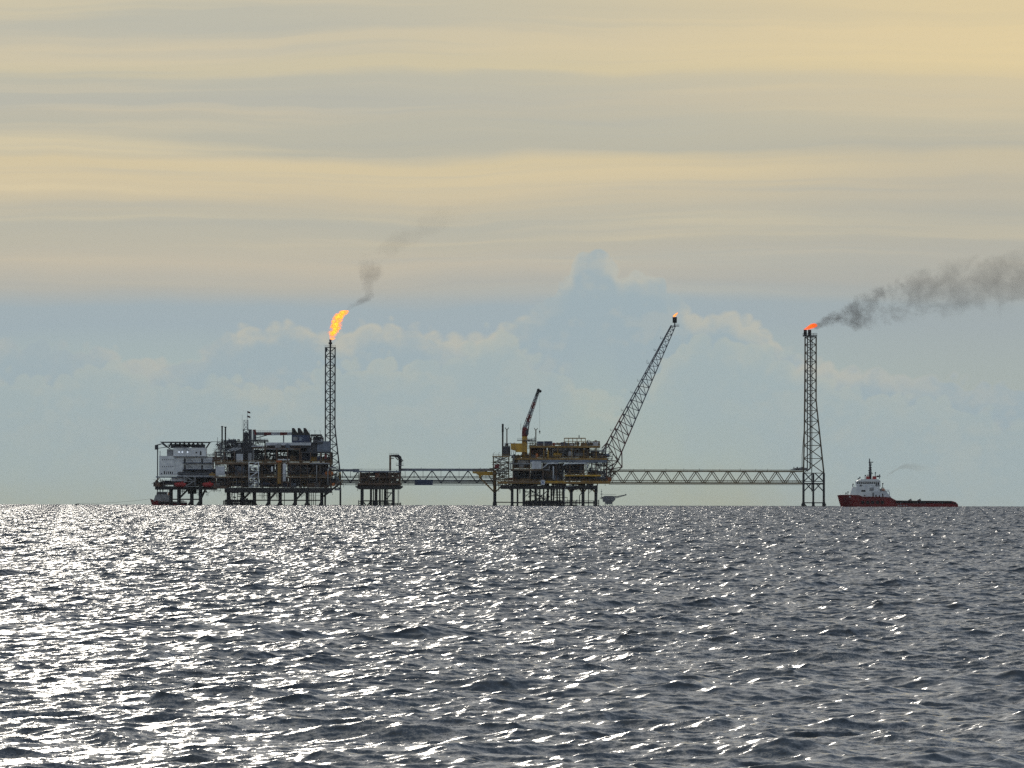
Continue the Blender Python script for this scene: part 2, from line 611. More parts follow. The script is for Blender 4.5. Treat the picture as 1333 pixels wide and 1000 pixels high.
class MB:
    """collects shapes (world metres) into ONE mesh object"""
    def __init__(self):
        self.v, self.f, self.sm = [], [], []

    def raw(self, vs, fs, smooth=False):
        o = len(self.v)
        self.v += [tuple(v) for v in vs]
        self.f += [tuple(i + o for i in f) for f in fs]
        self.sm += [smooth] * len(fs)
        return self

    def box(self, x0, x1, y0, y1, z0, z1):
        v = [(x, y, z) for z in (z0, z1) for y in (y0, y1) for x in (x0, x1)]
        return self.raw(v, [(0, 2, 3, 1), (4, 5, 7, 6), (0, 1, 5, 4), (2, 6, 7, 3), (0, 4, 6, 2), (1, 3, 7, 5)])

    def tube(self, pts, rad, sides=8, smooth=True):
        """swept tube with a radius for each point"""
        pts = [Vector(p) for p in pts]
        if not isinstance(rad, (list, tuple)):
            rad = [rad] * len(pts)
        vs, fs = [], []
        up = None
        for i, p in enumerate(pts):
            a = pts[max(0, i - 1)]
            b = pts[min(len(pts) - 1, i + 1)]
            t = (b - a).normalized()
            if up is None:
                up = Vector((0, 1, 0)) if abs(t.y) < 0.9 else Vector((1, 0, 0))
            s = t.cross(up).normalized()
            up = s.cross(t).normalized()
            for k in range(sides):
                an = 2 * math.pi * (k + 0.5) / sides
                vs.append(p + (s * math.cos(an) + up * math.sin(an)) * rad[i])
        n = len(pts)
        for i in range(n - 1):
            for k in range(sides):
                j = (k + 1) % sides
                fs.append((i * sides + k, i * sides + j, (i + 1) * sides + j, (i + 1) * sides + k))
        self.raw(vs, fs, smooth)
        o = len(self.v) - len(vs)
        self.f.append(tuple(o + k for k in range(sides - 1, -1, -1)))
        self.f.append(tuple(o + (n - 1) * sides + k for k in range(sides)))
        self.sm += [False, False]
        return self

    def capsule(self, a, b, r, sides=12, dome=0.5):
        """pressure vessel: cylinder with domed ends"""
        a, b = Vector(a), Vector(b)
        t = (b - a).normalized()
        h = r * dome
        P, Rr = [], []
        for q in (1.0, 0.85, 0.5, 0.0):
            P.append(a - t * h * q + t * h)
            Rr.append(r * math.sqrt(max(0.01, 1 - q * q)))
        for q in (0.0, 0.5, 0.85, 1.0):
            P.append(b + t * h * q - t * h)
            Rr.append(r * math.sqrt(max(0.01, 1 - q * q)))
        return self.tube(P, Rr, sides)

    def prism(self, poly, y0, y1):
        """polygon in x-z, extruded along y"""
        n = len(poly)
        vs = [(x, y0, z) for x, z in poly] + [(x, y1, z) for x, z in poly]
        fs = [tuple(range(n)), tuple(range(2 * n - 1, n - 1, -1))]
        for i in range(n):
            j = (i + 1) % n
            fs.append((i, n + i, n + j, j))
        return self.raw(vs, fs)

    def build(self, name, mat, parent=None, loc=None):
        me = bpy.data.meshes.new(name)
        off = root_loc(parent) if parent else (Vector(loc) if loc else Vector((0, 0, 0)))
        me.from_pydata([(v[0] - off.x, v[1] - off.y, v[2] - off.z) for v in self.v], [], self.f)
        me.polygons.foreach_set('use_smooth', self.sm)
        me.materials.append(MATS[mat])
        me.update()
        o = bpy.data.objects.new(name, me)
        COL.objects.link(o)
        if parent:
            o.parent = parent
        elif loc:
            o.location = off
        return o


def pipe(parent, pts, r, mat, name='pipe'):
    return MB().tube(pts, r, 8).build(name, mat, parent)


def railing(parent, x0, x1, y, z, mat='ochre', h=1.15, step=1.8):
    m = MB()
    n = max(1, int(abs(x1 - x0) / step))
    for i in range(n + 1):
        x = x0 + (x1 - x0) * i / n
        m.tube([(x, y, z), (x, y, z + h)], 0.055, 4, False)
    for k in (0.4, 0.72, 1.0):
        m.tube([(x0, y, z + h * k), (x1, y, z + h * k)], 0.05, 4, False)
    return m.build('railing', mat, parent)


def deck(parent, px0, px1, py, y0, y1, mat, thick=0.55, girder=None, rail=None, name='deck'):
    """a plated deck with edge girder and a row of joists under it; py is its top"""
    pm = (px0 + px1) / 2
    x0, x1, z = X(px0), X(px1), Z(py, pm)
    d = block(parent, name, x0, x1, y0, y1, z - thick, z, mat)
    if girder:
        gm, gh = girder
        block(parent, 'edge_girder', x0 - 0.05, x1 + 0.05, y0 - 0.28, y0 - 0.004, z - gh, z + 0.06, gm)
        block(parent, 'edge_girder', x0 - 0.05, x1 + 0.05, y1 + 0.004, y1 + 0.28, z - gh, z + 0.06, gm)
        nj = max(2, int((x1 - x0) / 6.0))
        for i in range(nj + 1):
            xj = x0 + 0.25 + (x1 - x0 - 0.5) * i / nj
            block(parent, 'joist', xj - 0.15, xj + 0.15, y0 + 0.003, y1 - 0.003, z - gh * 0.9, z - thick - 0.003, gm)
    if rail:
        railing(parent, x0, x1, y0 + 0.1, z + 0.061, rail)
    return d


def lattice(parent, levels, leg_r, brace_r, mat, leg_mat=None, skip_ring=1, pattern='x', leg_name='leg'):
    """levels: list of rings, each a list of leg points; every leg, ring bar and diagonal is a part"""
    leg_mat = leg_mat or mat
    nl = len(levels[0])
    for k in range(nl):
        MB().tube([lv[k] for lv in levels], leg_r, 8).build(leg_name, leg_mat, parent)
    for i, lv in enumerate(levels):
        for k in range(nl):
            j = (k + 1) % nl
            if i % skip_ring == 0:
                bar(parent, 'ring_brace', lv[k], lv[j], brace_r, mat)
            if i + 1 < len(levels):
                up = levels[i + 1]
                if pattern == 'x':
                    bar(parent, 'diagonal_brace', lv[k], up[j], brace_r, mat)
                    bar(parent, 'diagonal_brace', lv[j], up[k], brace_r, mat)
                elif (i + k) % 2:
                    bar(parent, 'diagonal_brace', lv[k], up[j], brace_r, mat)
                else:
                    bar(parent, 'diagonal_brace', lv[j], up[k], brace_r, mat)


DARKS = ['dark_steel'] * 5 + ['black_steel'] * 2 + ['rust'] * 3 + ['blue_grey'] * 3 + ['brown'] * 2 + ['grey'] * 2 + ['navy']


def clutter(parent, px0, px1, pyf, pyc, y0, y1, n, seed, pal=None, bright=0.08, big=1.0):
    """process equipment on a deck: vessels, columns, skids, manifolds and pipe runs, each a part"""
    rg = random.Random(seed)
    pal = pal or DARKS
    pm = (px0 + px1) / 2
    x0, x1, z0, zc = X(px0), X(px1), Z(pyf, pm), Z(pyc, pm)
    H = zc - z0
    for i in range(n):
        cx = x0 + (x1 - x0) * (i + rg.uniform(0.1, 0.9)) / n
        cy = rg.uniform(y0 + 1.5, y1 - 1.5)
        mat = rg.choice(['pale_grey', 'white', 'yellow', 'orange', 'grey']) if rg.random() < bright else rg.choice(pal)
        kind = rg.choice(['vessel', 'column', 'skid', 'manifold', 'manifold', 'run', 'run', 'cabinet'])
        m = MB()
        if kind == 'vessel':
            r = min(H * 0.28, rg.uniform(0.7, 1.5)) * big
            L = rg.uniform(2.0, 4.2) * big
            zz = z0 + r + rg.uniform(0.3, max(0.31, H * 0.3))
            m.capsule((cx - L, cy, zz), (cx + L, cy, zz), r)
            for s in (-0.55, 0.55):
                m.box(cx + s * L - 0.15, cx + s * L + 0.15, cy - r * 0.8, cy + r * 0.8, z0, zz - r * 0.6)
            m.tube([(cx, cy, zz + r * 0.9), (cx, cy, min(zc, zz + r + 1.0))], 0.22, 6)
            m.build('pressure_vessel', mat, parent)
        elif kind == 'column':
            r = rg.uniform(0.45, 1.05) * big
            h = H * rg.uniform(0.6, 0.97)
            m.capsule((cx, cy, z0 + 0.02), (cx, cy, z0 + h), r, 10)
            m.tube([(cx + r, cy, z0 + h * 0.3), (cx + r + 0.8, cy, z0 + h * 0.3), (cx + r + 0.8, cy, z0)], 0.14, 6)
            m.build('column_vessel', mat, parent)
        elif kind in ('skid', 'cabinet'):
            w_ = rg.uniform(1.0, 2.8) * big
            h = min(H * 0.85, rg.uniform(1.4, 3.4))
            d_ = rg.uniform(1.0, 2.0)
            m.box(cx - w_, cx + w_, cy - d_, cy + d_, z0 + 0.25, z0 + h)
            m.box(cx - w_ - 0.2, cx + w_ + 0.2, cy - d_ - 0.15, cy + d_ + 0.15, z0, z0 + 0.25)
            m.box(cx - w_ * 0.5, cx + w_ * 0.1, cy - d_ * 0.6, cy + d_ * 0.6, z0 + h, z0 + h + 0.5)
            if kind == 'skid':
                for k in range(3):
                    xx = cx - w_ * 0.7 + k * w_ * 0.7
                    m.tube([(xx, cy - d_ - 0.25, z0 + 0.2), (xx, cy - d_ - 0.25, z0 + h * 0.8), (xx + 0.5, cy - d_ - 0.25, z0 + h * 0.95)], 0.12, 6)
            m.build('equipment_skid' if kind == 'skid' else 'control_cabinet', mat, parent)
        elif kind == 'manifold':
            w_ = rg.uniform(1.2, 3.2)
            hz = z0 + H * rg.uniform(0.3, 0.85)
            m.tube([(cx - w_, cy, hz), (cx + w_, cy, hz)], 0.24, 6)
            for k in range(rg.randint(3, 6)):
                xx = cx + rg.uniform(-w_, w_)
                zt = min(zc, hz + rg.uniform(0.2, 1.6))
                m.tube([(xx, cy, z0), (xx, cy, zt)], rg.uniform(0.1, 0.2), 6)
                m.capsule((xx, cy - 0.3, zt), (xx, cy + 0.3, zt), 0.32, 6)
            m.build('valve_manifold', mat, parent)
        else:
            L = rg.uniform(3.0, 8.0)
            zz = z0 + H * rg.uniform(0.35, 0.95)
            za = z0 + H * rg.uniform(0.0, 0.3)
            r = rg.uniform(0.13, 0.30)
            a, b = max(x0, cx - L), min(x1, cx + L)
            m.tube([(a, cy, za), (a, cy, zz - 0.5), (a + 0.5, cy, zz), (b - 0.5, cy, zz), (b, cy, zz - 0.5), (b, cy + 1.5, zz - 0.9), (b, cy + 1.5, z0)], r, 6)
            m.build('process_pipe', mat, parent)


def pipework(parent, px0, px1, py0, py1, y0, y1, n, seed, mat, rmin=0.07, rmax=0.16):
    """the tangle of small-bore pipe, cable tray and scaffold that cannot be picked apart"""
    rg = random.Random(seed)
    m = MB()
    for i in range(n):
        px, py = rg.uniform(px0, px1), rg.uniform(py0, py1)
        x, z, y = X(px), Z(py, px), rg.uniform(y0, y1)
        r = rg.uniform(rmin, rmax)
        L = rg.uniform(1.2, 4.5)
        k = rg.random()
        if k < 0.40:
            m.tube([(x - L, y, z), (x + L * 0.6, y, z), (x + L * 0.6, y, z - L * 0.5)], r, 5)
        elif k < 0.75:
            m.tube([(x, y, z - L * 0.8), (x, y, z + L * 0.6)], r, 5)
        elif k < 0.9:
            m.tube([(x - L * 0.6, y, z - L * 0.6), (x + L * 0.6, y, z + L * 0.6)], r * 0.8, 5)
        else:
            m.capsule((x - 0.5, y, z), (x + 0.5, y, z), rg.uniform(0.3, 0.6), 8)
    o = m.build('pipework', mat, parent)
    o['kind'] = 'stuff'
    return o


def columns(parent, pxs, py0, py1, ys, r, mat, name='deck_column'):
    for px in pxs:
        for y in ys:
            bar(parent, name, (X(px), y, Z(py1, px)), (X(px), y, Z(py0, px)), r, mat)


def leg_row(parent, pxs, py_top, ys, r, mat='black_steel', rake=0.0, bottom=-6.0):
    """jacket legs: slightly conical towards the sea, one part each"""
    for px in pxs:
        for i, y in enumerate(ys):
            x = X(px)
            dy = rake * (1 if i else -1)
            MB().tube([(x, y + dy, bottom), (x, y + dy * 0.4, 0.4), (x, y + dy * 0.38, 1.6), (x, y, Z(py_top, px))],
                      [r * 1.15, r * 1.15, r, r], 10).build('jacket_leg', mat, parent)


def landing(parent, px0, px1, py0, py1, y, seed, mat='black_steel'):
    """boat landing: fender posts and rails at the waterline"""
    rg = random.Random(seed)
    m = MB()
    zt, zb = Z(py0, px0), Z(py1, px0)
    n = int((px1 - px0) / 1.9)
    for i in range(n + 1):
        x = X(px0 + (px1 - px0) * i / n)
        m.tube([(x, y, zb - 4), (x, y, zt + rg.uniform(-0.3, 0.7))], rg.uniform(0.16, 0.36), 6)
    for k in range(3):
        z = zb + (zt - zb) * (0.25 + 0.33 * k)
        m.tube([(X(px0), y - 0.1, z), (X(px1), y - 0.1, z)], 0.22, 6)
    return m.build('boat_landing', mat, parent)


def zigzag_stair(parent, px0, px1, py_top, py_bot, y, flights, mat, name='stair_tower'):
    """an open stair tower: four posts, landings and zigzag flights"""
    m = MB()
    x0, x1 = X(px0), X(px1)
    zt, zb = Z(py_top, px0), Z(py_bot, px0)
    for x in (x0, x1):
        for yy in (y, y + 2.6):
            m.tube([(x, yy, zb), (x, yy, zt)], 0.28, 6)
    for i in range(flights + 1):
        z = zb + (zt - zb) * i / flights
        m.box(x0, x1, y - 0.05, y + 2.6, z - 0.22, z + 0.12)
        m.tube([(x0, y - 0.1, z + 1.0), (x1, y - 0.1, z + 1.0)], 0.07, 4)
    o = m.build(name, mat, parent)
    for i in range(flights):
        z0 = zb + (zt - zb) * i / flights
        z1 = zb + (zt - zb) * (i + 1) / flights
        a, b = (x0 + 0.6, x1 - 0.6) if i % 2 == 0 else (x1 - 0.6, x0 + 0.6)
        q = MB()
        for yy in (y + 0.1, y + 1.0):
            q.tube([(a, yy, z0), (b, yy, z1)], 0.30, 6)
        q.build('stair_flight', mat, o)
    return o

# ----------------------------------------------------------------------------
# accommodation platform: white living quarters, helideck on top
# ----------------------------------------------------------------------------
def accommodation():
    T = thing('accommodation_platform', 'white living quarters block on legs under a flat dark helideck, far left of the complex',
              'oil platform', (X(242), 0, 0))
    y0, y1 = -12.0, 14.0
    leg_row(T, [222.8, 233.3, 250.0, 261.3], 633, [y0 + 2, y1 - 2], 0.85)
    for y in (y0 + 2, y1 - 2):
        bar(T, 'jacket_brace', (X(222.8), y, Z(651)), (X(261.3), y, Z(651)), 0.35, 'black_steel')
        bar(T, 'jacket_brace', (X(233.3), y, Z(650)), (X(246), y, Z(637)), 0.35, 'black_steel')
        bar(T, 'jacket_brace', (X(261.3), y, Z(652)), (X(255), y, Z(661)), 0.35, 'black_steel')
        bar(T, 'jacket_brace', (X(250), y, Z(652)), (X(244), y, Z(661)), 0.35, 'black_steel')
        bar(T, 'jacket_brace', (X(261.3), y, Z(652)), (X(268), y, Z(637)), 0.3, 'black_steel')
    # cellar deck and its dark space
    deck(T, 203, 282, 633.4, y0, y1, 'dark_steel', 0.8, ('black_steel', 1.9), 'rust')
    deck(T, 204, 283, 620.4, y0, y1, 'dark_steel', 0.5, ('blue_grey', 0.7))
    pblock(T, 'shade_panel', 226, 252, 622, 633, 2, 2.4, 'rust')  # dark panels added behind the cellar deck to deepen its interior
    pblock(T, 'shade_panel', 252.4, 281, 622, 633, 2.2, 2.6, 'dark_steel')
    pblock(T, 'cabin', 224, 244, 621.6, 626.5, y0 + 1.2, y0 + 6, 'pale_grey')
    clutter(T, 206, 281, 633.2, 622.5, y0 + 2, y1, 15, 31)
    pipework(T, 204, 282, 624, 636, y0, y0 + 5, 60, 32, 'rust')
    pipework(T, 221, 285, 636, 641, y0 + 3, y1, 22, 34, 'black_steel')
    pblock(T, 'hanging_tank', 245, 256, 637, 643, -4, 4, 'black_steel')
    zs = zigzag_stair(T, 241, 255, 620.4, 633.2, y0 - 2.8, 2, 'grey')
    # living quarters
    pblock(T, 'quarters_block', 208.2, 228.4, 593.7, 619.4, y0, y1, 'white')
    pblock(T, 'quarters_block', 228.5, 240, 593.9, 619.3, y0 + 0.8, y1, 'white')
    pblock(T, 'quarters_block', 240, 278, 594.6, 611.0, y0 + 1.4, y1, 'white')
    pblock(T, 'quarters_block', 240, 281, 611.0, 619.4, y0 + 4.6, y1, 'blue_grey')
    pblock(T, 'upper_block', 226.6, 269, 583, 594.0, y0 + 1.5, y1 - 3, 'white')
    pblock(T, 'stair_block', 218, 226.5, 585, 593.7, y0 + 3, y1 - 4, 'grey')
    for py in (602.2, 610.8):
        pblock(T, 'gallery_deck', 239, 281, py, py + 0.9, y0 - 1.0, y0 + 1.39, 'navy')
        railing(T, X(239), X(281), y0 - 0.95, Z(py) + 0.01, 'dark_steel', 1.1, 4.0)
    pblock(T, 'gallery_deck', 231, 282, 619.4, 620.3, y0 - 1.6, y0 + 4.6, 'pale_grey')
    railing(T, X(231), X(282), y0 - 1.5, Z(619.4) + 0.01, 'grey')
    pblock(T, 'gallery_deck', 226.4, 271, 594.0, 594.6, y0 - 0.8, y0 + 1.45, 'grey')
    clutter(T, 232, 281, 619.3, 611.5, y0 - 0.8, y0 + 4.4, 13, 35, ['dark_steel', 'navy', 'dark_steel', 'blue_grey'])
    # windows: rows of small dark panes on the end wall
    for py in (598.0, 606.9):
        for i in range(6):
            px = 212 + i * 2.75
            pblock(T, 'window', px, px + 0.9, py, py + 1.2, y0 - 0.06, y0 + 0.02, 'window_dark')
    for px, w_, h in ((211, 1.2, 1.6), (214.3, 1.6, 4.2), (217.6, 1.0, 3.4), (220, 1.3, 3.4), (222.4, 1.3, 3.4), (224.8, 1.3, 3.4)):
        pblock(T, 'window', px, px + w_, 617.5 - h, 617.5, y0 - 0.06, y0 + 0.02, 'window_dark')
    for py in (597.0, 605.6):
        for px in (239.4 + 1.0, 262.8):
            pblock(T, 'door', px, px + 2.3, py, py + 5.2, y0 + 1.33, y0 + 1.42, 'window_dark')
    pblock(T, 'door', 261, 263, 587.6, 592.6, y0 + 1.43, y0 + 1.52, 'window_dark')
    pblock(T, 'window', 255.4, 257.4, 588.4, 590.4, y0 + 1.43, y0 + 1.52, 'window_dark')
    for px in (234, 238.2, 245):
        MB().tube([(X(px), y0 + 1.2, Z(589.6)), (X(px), y0 + 1.55, Z(589.6))], 0.42, 10).build('flood_lamp', 'lamp_glass', T)
    for a, b in (((243.5, 594.4), (252, 602)), ((243.5, 603), (252, 610.6)), ((236, 581), (247, 588))):
        q = MB()
        for dy in (0, 0.9):
            q.tube([(X(a[0]), y0 - 0.7 + dy, Z(a[1])), (X(b[0]), y0 - 0.7 + dy, Z(b[1]))], 0.16, 5)
        q.build('stair_flight', 'grey', T)
    # helideck: thin octagonal plate on a truss
    hx0, hx1, hz = X(210), X(274), Z(576.4)
    cx, cy, rx = (hx0 + hx1) / 2, 1.0, (hx1 - hx0) / 2
    poly = [(cx + rx * math.cos(math.pi / 8 + k * math.pi / 4) / math.cos(math.pi / 8),
             cy + rx * 0.95 * math.sin(math.pi / 8 + k * math.pi / 4) / math.cos(math.pi / 8)) for k in range(8)]
    m = MB()
    vs = [(x, y, hz - 0.55) for x, y in poly] + [(x, y, hz) for x, y in poly]
    fs = [tuple(range(7, -1, -1)), tuple(range(8, 16))] + [(i, (i + 1) % 8, 8 + (i + 1) % 8, 8 + i) for i in range(8)]
    m.raw(vs, fs)
    hd = m.build('helideck', 'dark_steel', T)
    net = MB()
    for i in range(8):
        (xa, ya), (xb, yb) = poly[i], poly[(i + 1) % 8]
        oa = ((xa - cx) * 0.05, (ya - cy) * 0.05)
        ob = ((xb - cx) * 0.05, (yb - cy) * 0.05)
        net.raw([(xa, ya, hz - 0.3), (xb, yb, hz - 0.3), (xb + ob[0], yb + ob[1], hz + 0.15), (xa + oa[0], ya + oa[1], hz + 0.15),
                 (xa, ya, hz - 0.36), (xb, yb, hz - 0.36), (xb + ob[0], yb + ob[1], hz + 0.09), (xa + oa[0], ya + oa[1], hz + 0.09)],
                [(0, 1, 2, 3), (7, 6, 5, 4), (0, 4, 5, 1), (1, 5, 6, 2), (2, 6, 7, 3), (3, 7, 4, 0)])
    net.build('safety_net', 'grey', hd)
    zb = Z(583)
    for y in (-9.0, 0.0, 9.0):
        bar(T, 'helideck_truss_chord', (X(219), y, zb + 1.2), (X(267), y, zb + 1.2), 0.22, 'dark_steel')
        for i in range(8):
            xa, xb = X(220 + i * 5.8), X(220 + (i + 0.5) * 5.8)
            xc = X(220 + (i + 1) * 5.8)
            bar(T, 'helideck_brace', (xa, y, zb), (xb, y, hz - 0.55), 0.17, 'dark_steel')
            bar(T, 'helideck_brace', (xc, y, zb), (xb, y, hz - 0.55), 0.17, 'dark_steel')
        bar(T, 'helideck_brace', (X(268), y, zb - 1), (X(273), y, hz - 0.5), 0.2, 'dark_steel')
        bar(T, 'helideck_brace', (X(221), y, zb - 1), (X(212), y, hz - 0.5), 0.2, 'dark_steel')
    pipework(T, 222, 266, 578.4, 583, -9, 6, 34, 36, 'dark_steel')
    pblock(T, 'helideck_shade_block', 223, 246, 578.6, 583.6, -8, 6, 'dark_steel')  # dark blocks added under the helideck to deepen the shade there
    pblock(T, 'helideck_shade_block', 250, 267, 578.9, 583.6, -7, 6, 'dark_steel')
    # mast and folded davit at the left corner
    MB().tube([(X(206), y0 + 2, Z(634)), (X(206), y0 + 2, Z(580))], 0.35, 8).build('corner_mast', 'dark_steel', T)
    MB().tube([(X(209.3), y0 + 1, Z(620)), (X(209.3), y0 + 1, Z(588))], 0.2, 8).build('drain_pipe', 'grey', T)
    m = MB()
    m.box(X(202.5), X(206.8), y0, y0 + 3, Z(586.5), Z(580.5))
    m.tube([(X(204), y0 + 1, Z(581)), (X(212), y0 + 1, Z(578.8)), (X(219), y0 + 1, Z(584))], 0.35, 6)
    m.tube([(X(205), y0 + 1, Z(585)), (X(219), y0 + 1, Z(583))], 0.2, 6)
    m.build('davit_arm', 'dark_steel', T)
    m = MB()
    m.box(X(201), X(211), y0 - 2, y0 + 3, Z(634.5), Z(632.8))
    m.box(X(203.5), X(209), y0 - 1, y0 + 2, Z(632.8), Z(629))
    m.tube([(X(201), y0 - 1, Z(632)), (X(208), y0 - 1, Z(624))], 0.25, 6)
    m.tube([(X(203), y0 - 1, Z(628)), (X(209), y0 - 1, Z(623))], 0.3, 6)
    m.build('davit_platform', 'rust', T)
    # antennas and people-high posts on the right-hand roof edge
    for px, h in ((271.5, 3.4), (273.5, 2.6), (275.4, 3.2), (277.6, 2.7), (279, 3.2)):
        bar(T, 'roof_post', (X(px), y0 + 3, Z(595)), (X(px), y0 + 3, Z(595 - h)), 0.22, 'dark_steel')
    railing(T, X(270), X(280), y0 + 1.6, Z(594.6), 'grey')
    pblock(T, 'roof_ledge', 269.1, 281, 594.6, 595.4, y0 + 1.2, y1 - 6, 'grey')
    return T


def lifeboat(px0, px1, py0, py1, y, label):
    T = thing('lifeboat', label, 'lifeboat', (X((px0 + px1) / 2), y, Z(py1)), 'red enclosed lifeboats under the quarters')
    x0, x1, zb, zt = X(px0), X(px1), Z(py1), Z(py0)
    L, H = x1 - x0, zt - zb
    m = MB()
    ring, nx, ns = [], 9, 12
    vs, fs = [], []
    for i in range(nx):
        u = i / (nx - 1)
        w_ = max(0.12, (1 - abs(2 * u - 1) ** 2.6)) ** 0.5
        for k in range(ns):
            a = 2 * math.pi * k / ns
            cz = math.sin(a)
            vs.append((x0 + L * u, y + math.cos(a) * 1.5 * w_, zb + H * (0.5 + 0.5 * cz * (w_ if cz < 0 else 0.55 + 0.45 * w_))))
    for i in range(nx - 1):
        for k in range(ns):
            j = (k + 1) % ns
            fs.append((i * ns + k, i * ns + j, (i + 1) * ns + j, (i + 1) * ns + k))
    fs.append(tuple(range(ns - 1, -1, -1)))
    fs.append(tuple((nx - 1) * ns + k for k in range(ns)))
    m.raw(vs, fs, True)
    m.build('hull', 'red', T)
    MB().box(x0 + L * 0.55, x0 + L * 0.75, y - 0.6, y + 0.6, zt - 0.1, zt + 0.55).build('helm_cabin', 'red', T)
    for u in (0.22, 0.78):
        bar(T, 'davit_fall', (x0 + L * u, y, zt - 0.15), (x0 + L * u, y, zt + 2.4), 0.12, 'dark_steel')
    return T


# ----------------------------------------------------------------------------
# process platform: big dark module stack with crane, masts and exhausts
# ----------------------------------------------------------------------------
def process_platform():
    T = thing('process_platform', 'large dark brown process platform with stair tower and three slanted exhaust hoods on its roof',
              'oil platform', (X(357), 0, 0))
    y0, y1 = -16.0, 18.0
    legs = [297.7, 316, 331.5, 350.3, 365, 384.8, 400.3, 419.2]
    leg_row(T, legs, 640, [y0 + 4, y1 - 4], 0.8)
    for y in (y0 + 4, y1 - 4):
        bar(T, 'jacket_brace', (X(294), y, Z(652)), (X(420), y, Z(652)), 0.32, 'black_steel')
        for i in range(len(legs) - 1):
            a, b = legs[i], legs[i + 1]
            if i in (1, 3, 5):
                bar(T, 'jacket_brace', (X(a), y, Z(652)), (X(b - 4), y, Z(640)), 0.34, 'black_steel')
                bar(T, 'jacket_brace', (X(b), y, Z(653)), (X(b - 5), y, Z(662)), 0.34, 'black_steel')
            elif i in (2, 4, 6):
                bar(T, 'jacket_brace', (X(b), y, Z(653)), (X(b - 6), y, Z(663)), 0.34, 'black_steel')
                bar(T, 'jacket_brace', (X(a), y, Z(654)), (X(a + 6), y, Z(664)), 0.34, 'black_steel')
    for px in (371, 404, 406.5, 408.8, 411.6, 303, 306, 310):
        bar(T, 'riser', (X(px), y0 + 6, -4), (X(px), y0 + 6, Z(638)), 0.22, 'black_steel')
    landing(T, 292, 333, 651.5, 660, y0 + 2, 3)
    landing(T, 293, 330, 652.5, 660, y1 - 2, 4)
    bar(T, 'deck_strut', (X(421), y0 + 4, Z(647)), (X(444), y0 + 4, Z(629)), 0.4, 'black_steel')
    bar(T, 'deck_strut', (X(421), y1 - 4, Z(647)), (X(444), y1 - 4, Z(629)), 0.4, 'black_steel')
    # decks
    deck(T, 279, 296, 633, y0, y1, 'dark_steel', 0.6, ('rust', 1.4), 'rust')
    deck(T, 294, 432, 635.2, y0, y1, 'black_steel', 1.0, ('black_steel', 2.9), 'rust')
    deck(T, 279, 432, 620.6, y0, y1, 'rust', 0.4, ('brown', 0.8), 'ochre')
    deck(T, 281, 433, 602.0, y0, y1, 'rust', 0.6, ('brown', 1.25), 'ochre')
    deck(T, 345, 392, 583.5, y0 + 2, y1, 'dark_steel', 0.5, ('rust', 1.0), 'rust')
    deck(T, 392, 432, 588.5, y0 + 3, y1, 'dark_steel', 0.4, ('dark_steel', 0.8))
    deck(T, 280, 318, 588.0, y0 + 4, y1 - 4, 'dark_steel', 0.4, ('dark_steel', 0.8), 'grey')
    deck(T, 405, 421, 576, y0 + 3, y1 - 6, 'dark_steel', 0.4, ('dark_steel', 0.7), 'grey')
    # upright steel
    for pa, pb, pxs in ((602, 635, [282, 297, 316, 342, 362, 379, 392, 401, 417, 431]), (584, 602, [346, 361, 375, 391]), (589, 602, [393, 405, 418, 431]),
                        (588, 602, [281, 293, 306])):
        columns(T, pxs, pa, pb, [y0 + 0.8, y1 - 0.8], 0.36, 'rust')
    for a, b in (((340.5, 603), (359, 622)), ((390.3, 604), (377, 618)), ((417, 604), (403, 619)), ((342, 622), (358, 634)), ((300, 604), (314, 619))):
        bar(T, 'frame_brace', (X(a[0]), y0 + 0.5, Z(a[1])), (X(b[0]), y0 + 0.5, Z(b[1])), 0.24, 'rust')
        bar(T, 'frame_brace', (X(a[0]), y1 - 0.5, Z(a[1])), (X(b[0]), y1 - 0.5, Z(b[1])), 0.24, 'rust')
    # dark panels added inside the bays so that less sky shows through
    for px0, px1, py0, py1, y, mt in ((298, 324, 604, 620, 2, 'rust'), (338, 358, 604, 620, 4, 'dark_steel'), (359, 369, 603, 634, 1, 'rust'),
                                      (374, 401, 604, 620, 3, 'dark_steel'), (402, 428, 604, 619.5, 0, 'rust'), (283, 324, 622, 633, 3, 'dark_steel'),
                                      (338, 375, 622, 634, 5, 'dark_steel'), (376, 428, 622, 633, 4, 'black_steel'),
                                      (375, 391, 586, 601, -2, 'dark_steel'), (393, 414, 590, 601.4, -3, 'navy'), (300, 330, 576, 601, 8, 'dark_steel'), (344, 380, 585, 589, -1, 'dark_steel'), (391, 401, 582, 589, -6, 'dark_steel'), (359, 375, 594, 601.5, -3, 'rust')):
        pblock(T, 'shade_panel', px0, px1, py0, py1, y, y + 0.35, mt)
    # white cabins and the blue-grey block on the right
    pblock(T, 'cabin', 282, 293.6, 607, 619.2, y0 - 0.6, y0 + 7, 'pale_grey')
    pblock(T, 'cabin', 308.6, 317.2, 591, 601.3, y0 + 0.5, y0 + 6, 'pale_grey')
    pblock(T, 'cabin', 323.8, 328.4, 590, 601.3, y0 + 0.2, y0 + 5, 'grey')
    pblock(T, 'cabin', 307, 319, 607, 619.6, y0 + 1.6, y0 + 4, 'blue_grey')
    pblock(T, 'generator_block', 413.5, 430.2, 574.6, 588.4, y0 + 3.4, y1 - 3, 'blue_grey')
    pblock(T, 'generator_block', 400, 413.4, 577, 588.4, y0 + 4.2, y1 - 4, 'dark_steel')
    pblock(T, 'roof_beam', 347, 405.5, 576.3, 580.0, y0 + 2.4, y0 + 4, 'pale_grey')
    pblock(T, 'roof_module', 348, 400, 577, 583.4, y0 + 4.1, y1 - 3, 'dark_steel')
    # three slanted exhaust hoods over the turbine hall
    pblock(T, 'turbine_hall', 380.4, 404, 566.5, 576.2, y0 + 3, y1 - 6, 'navy')
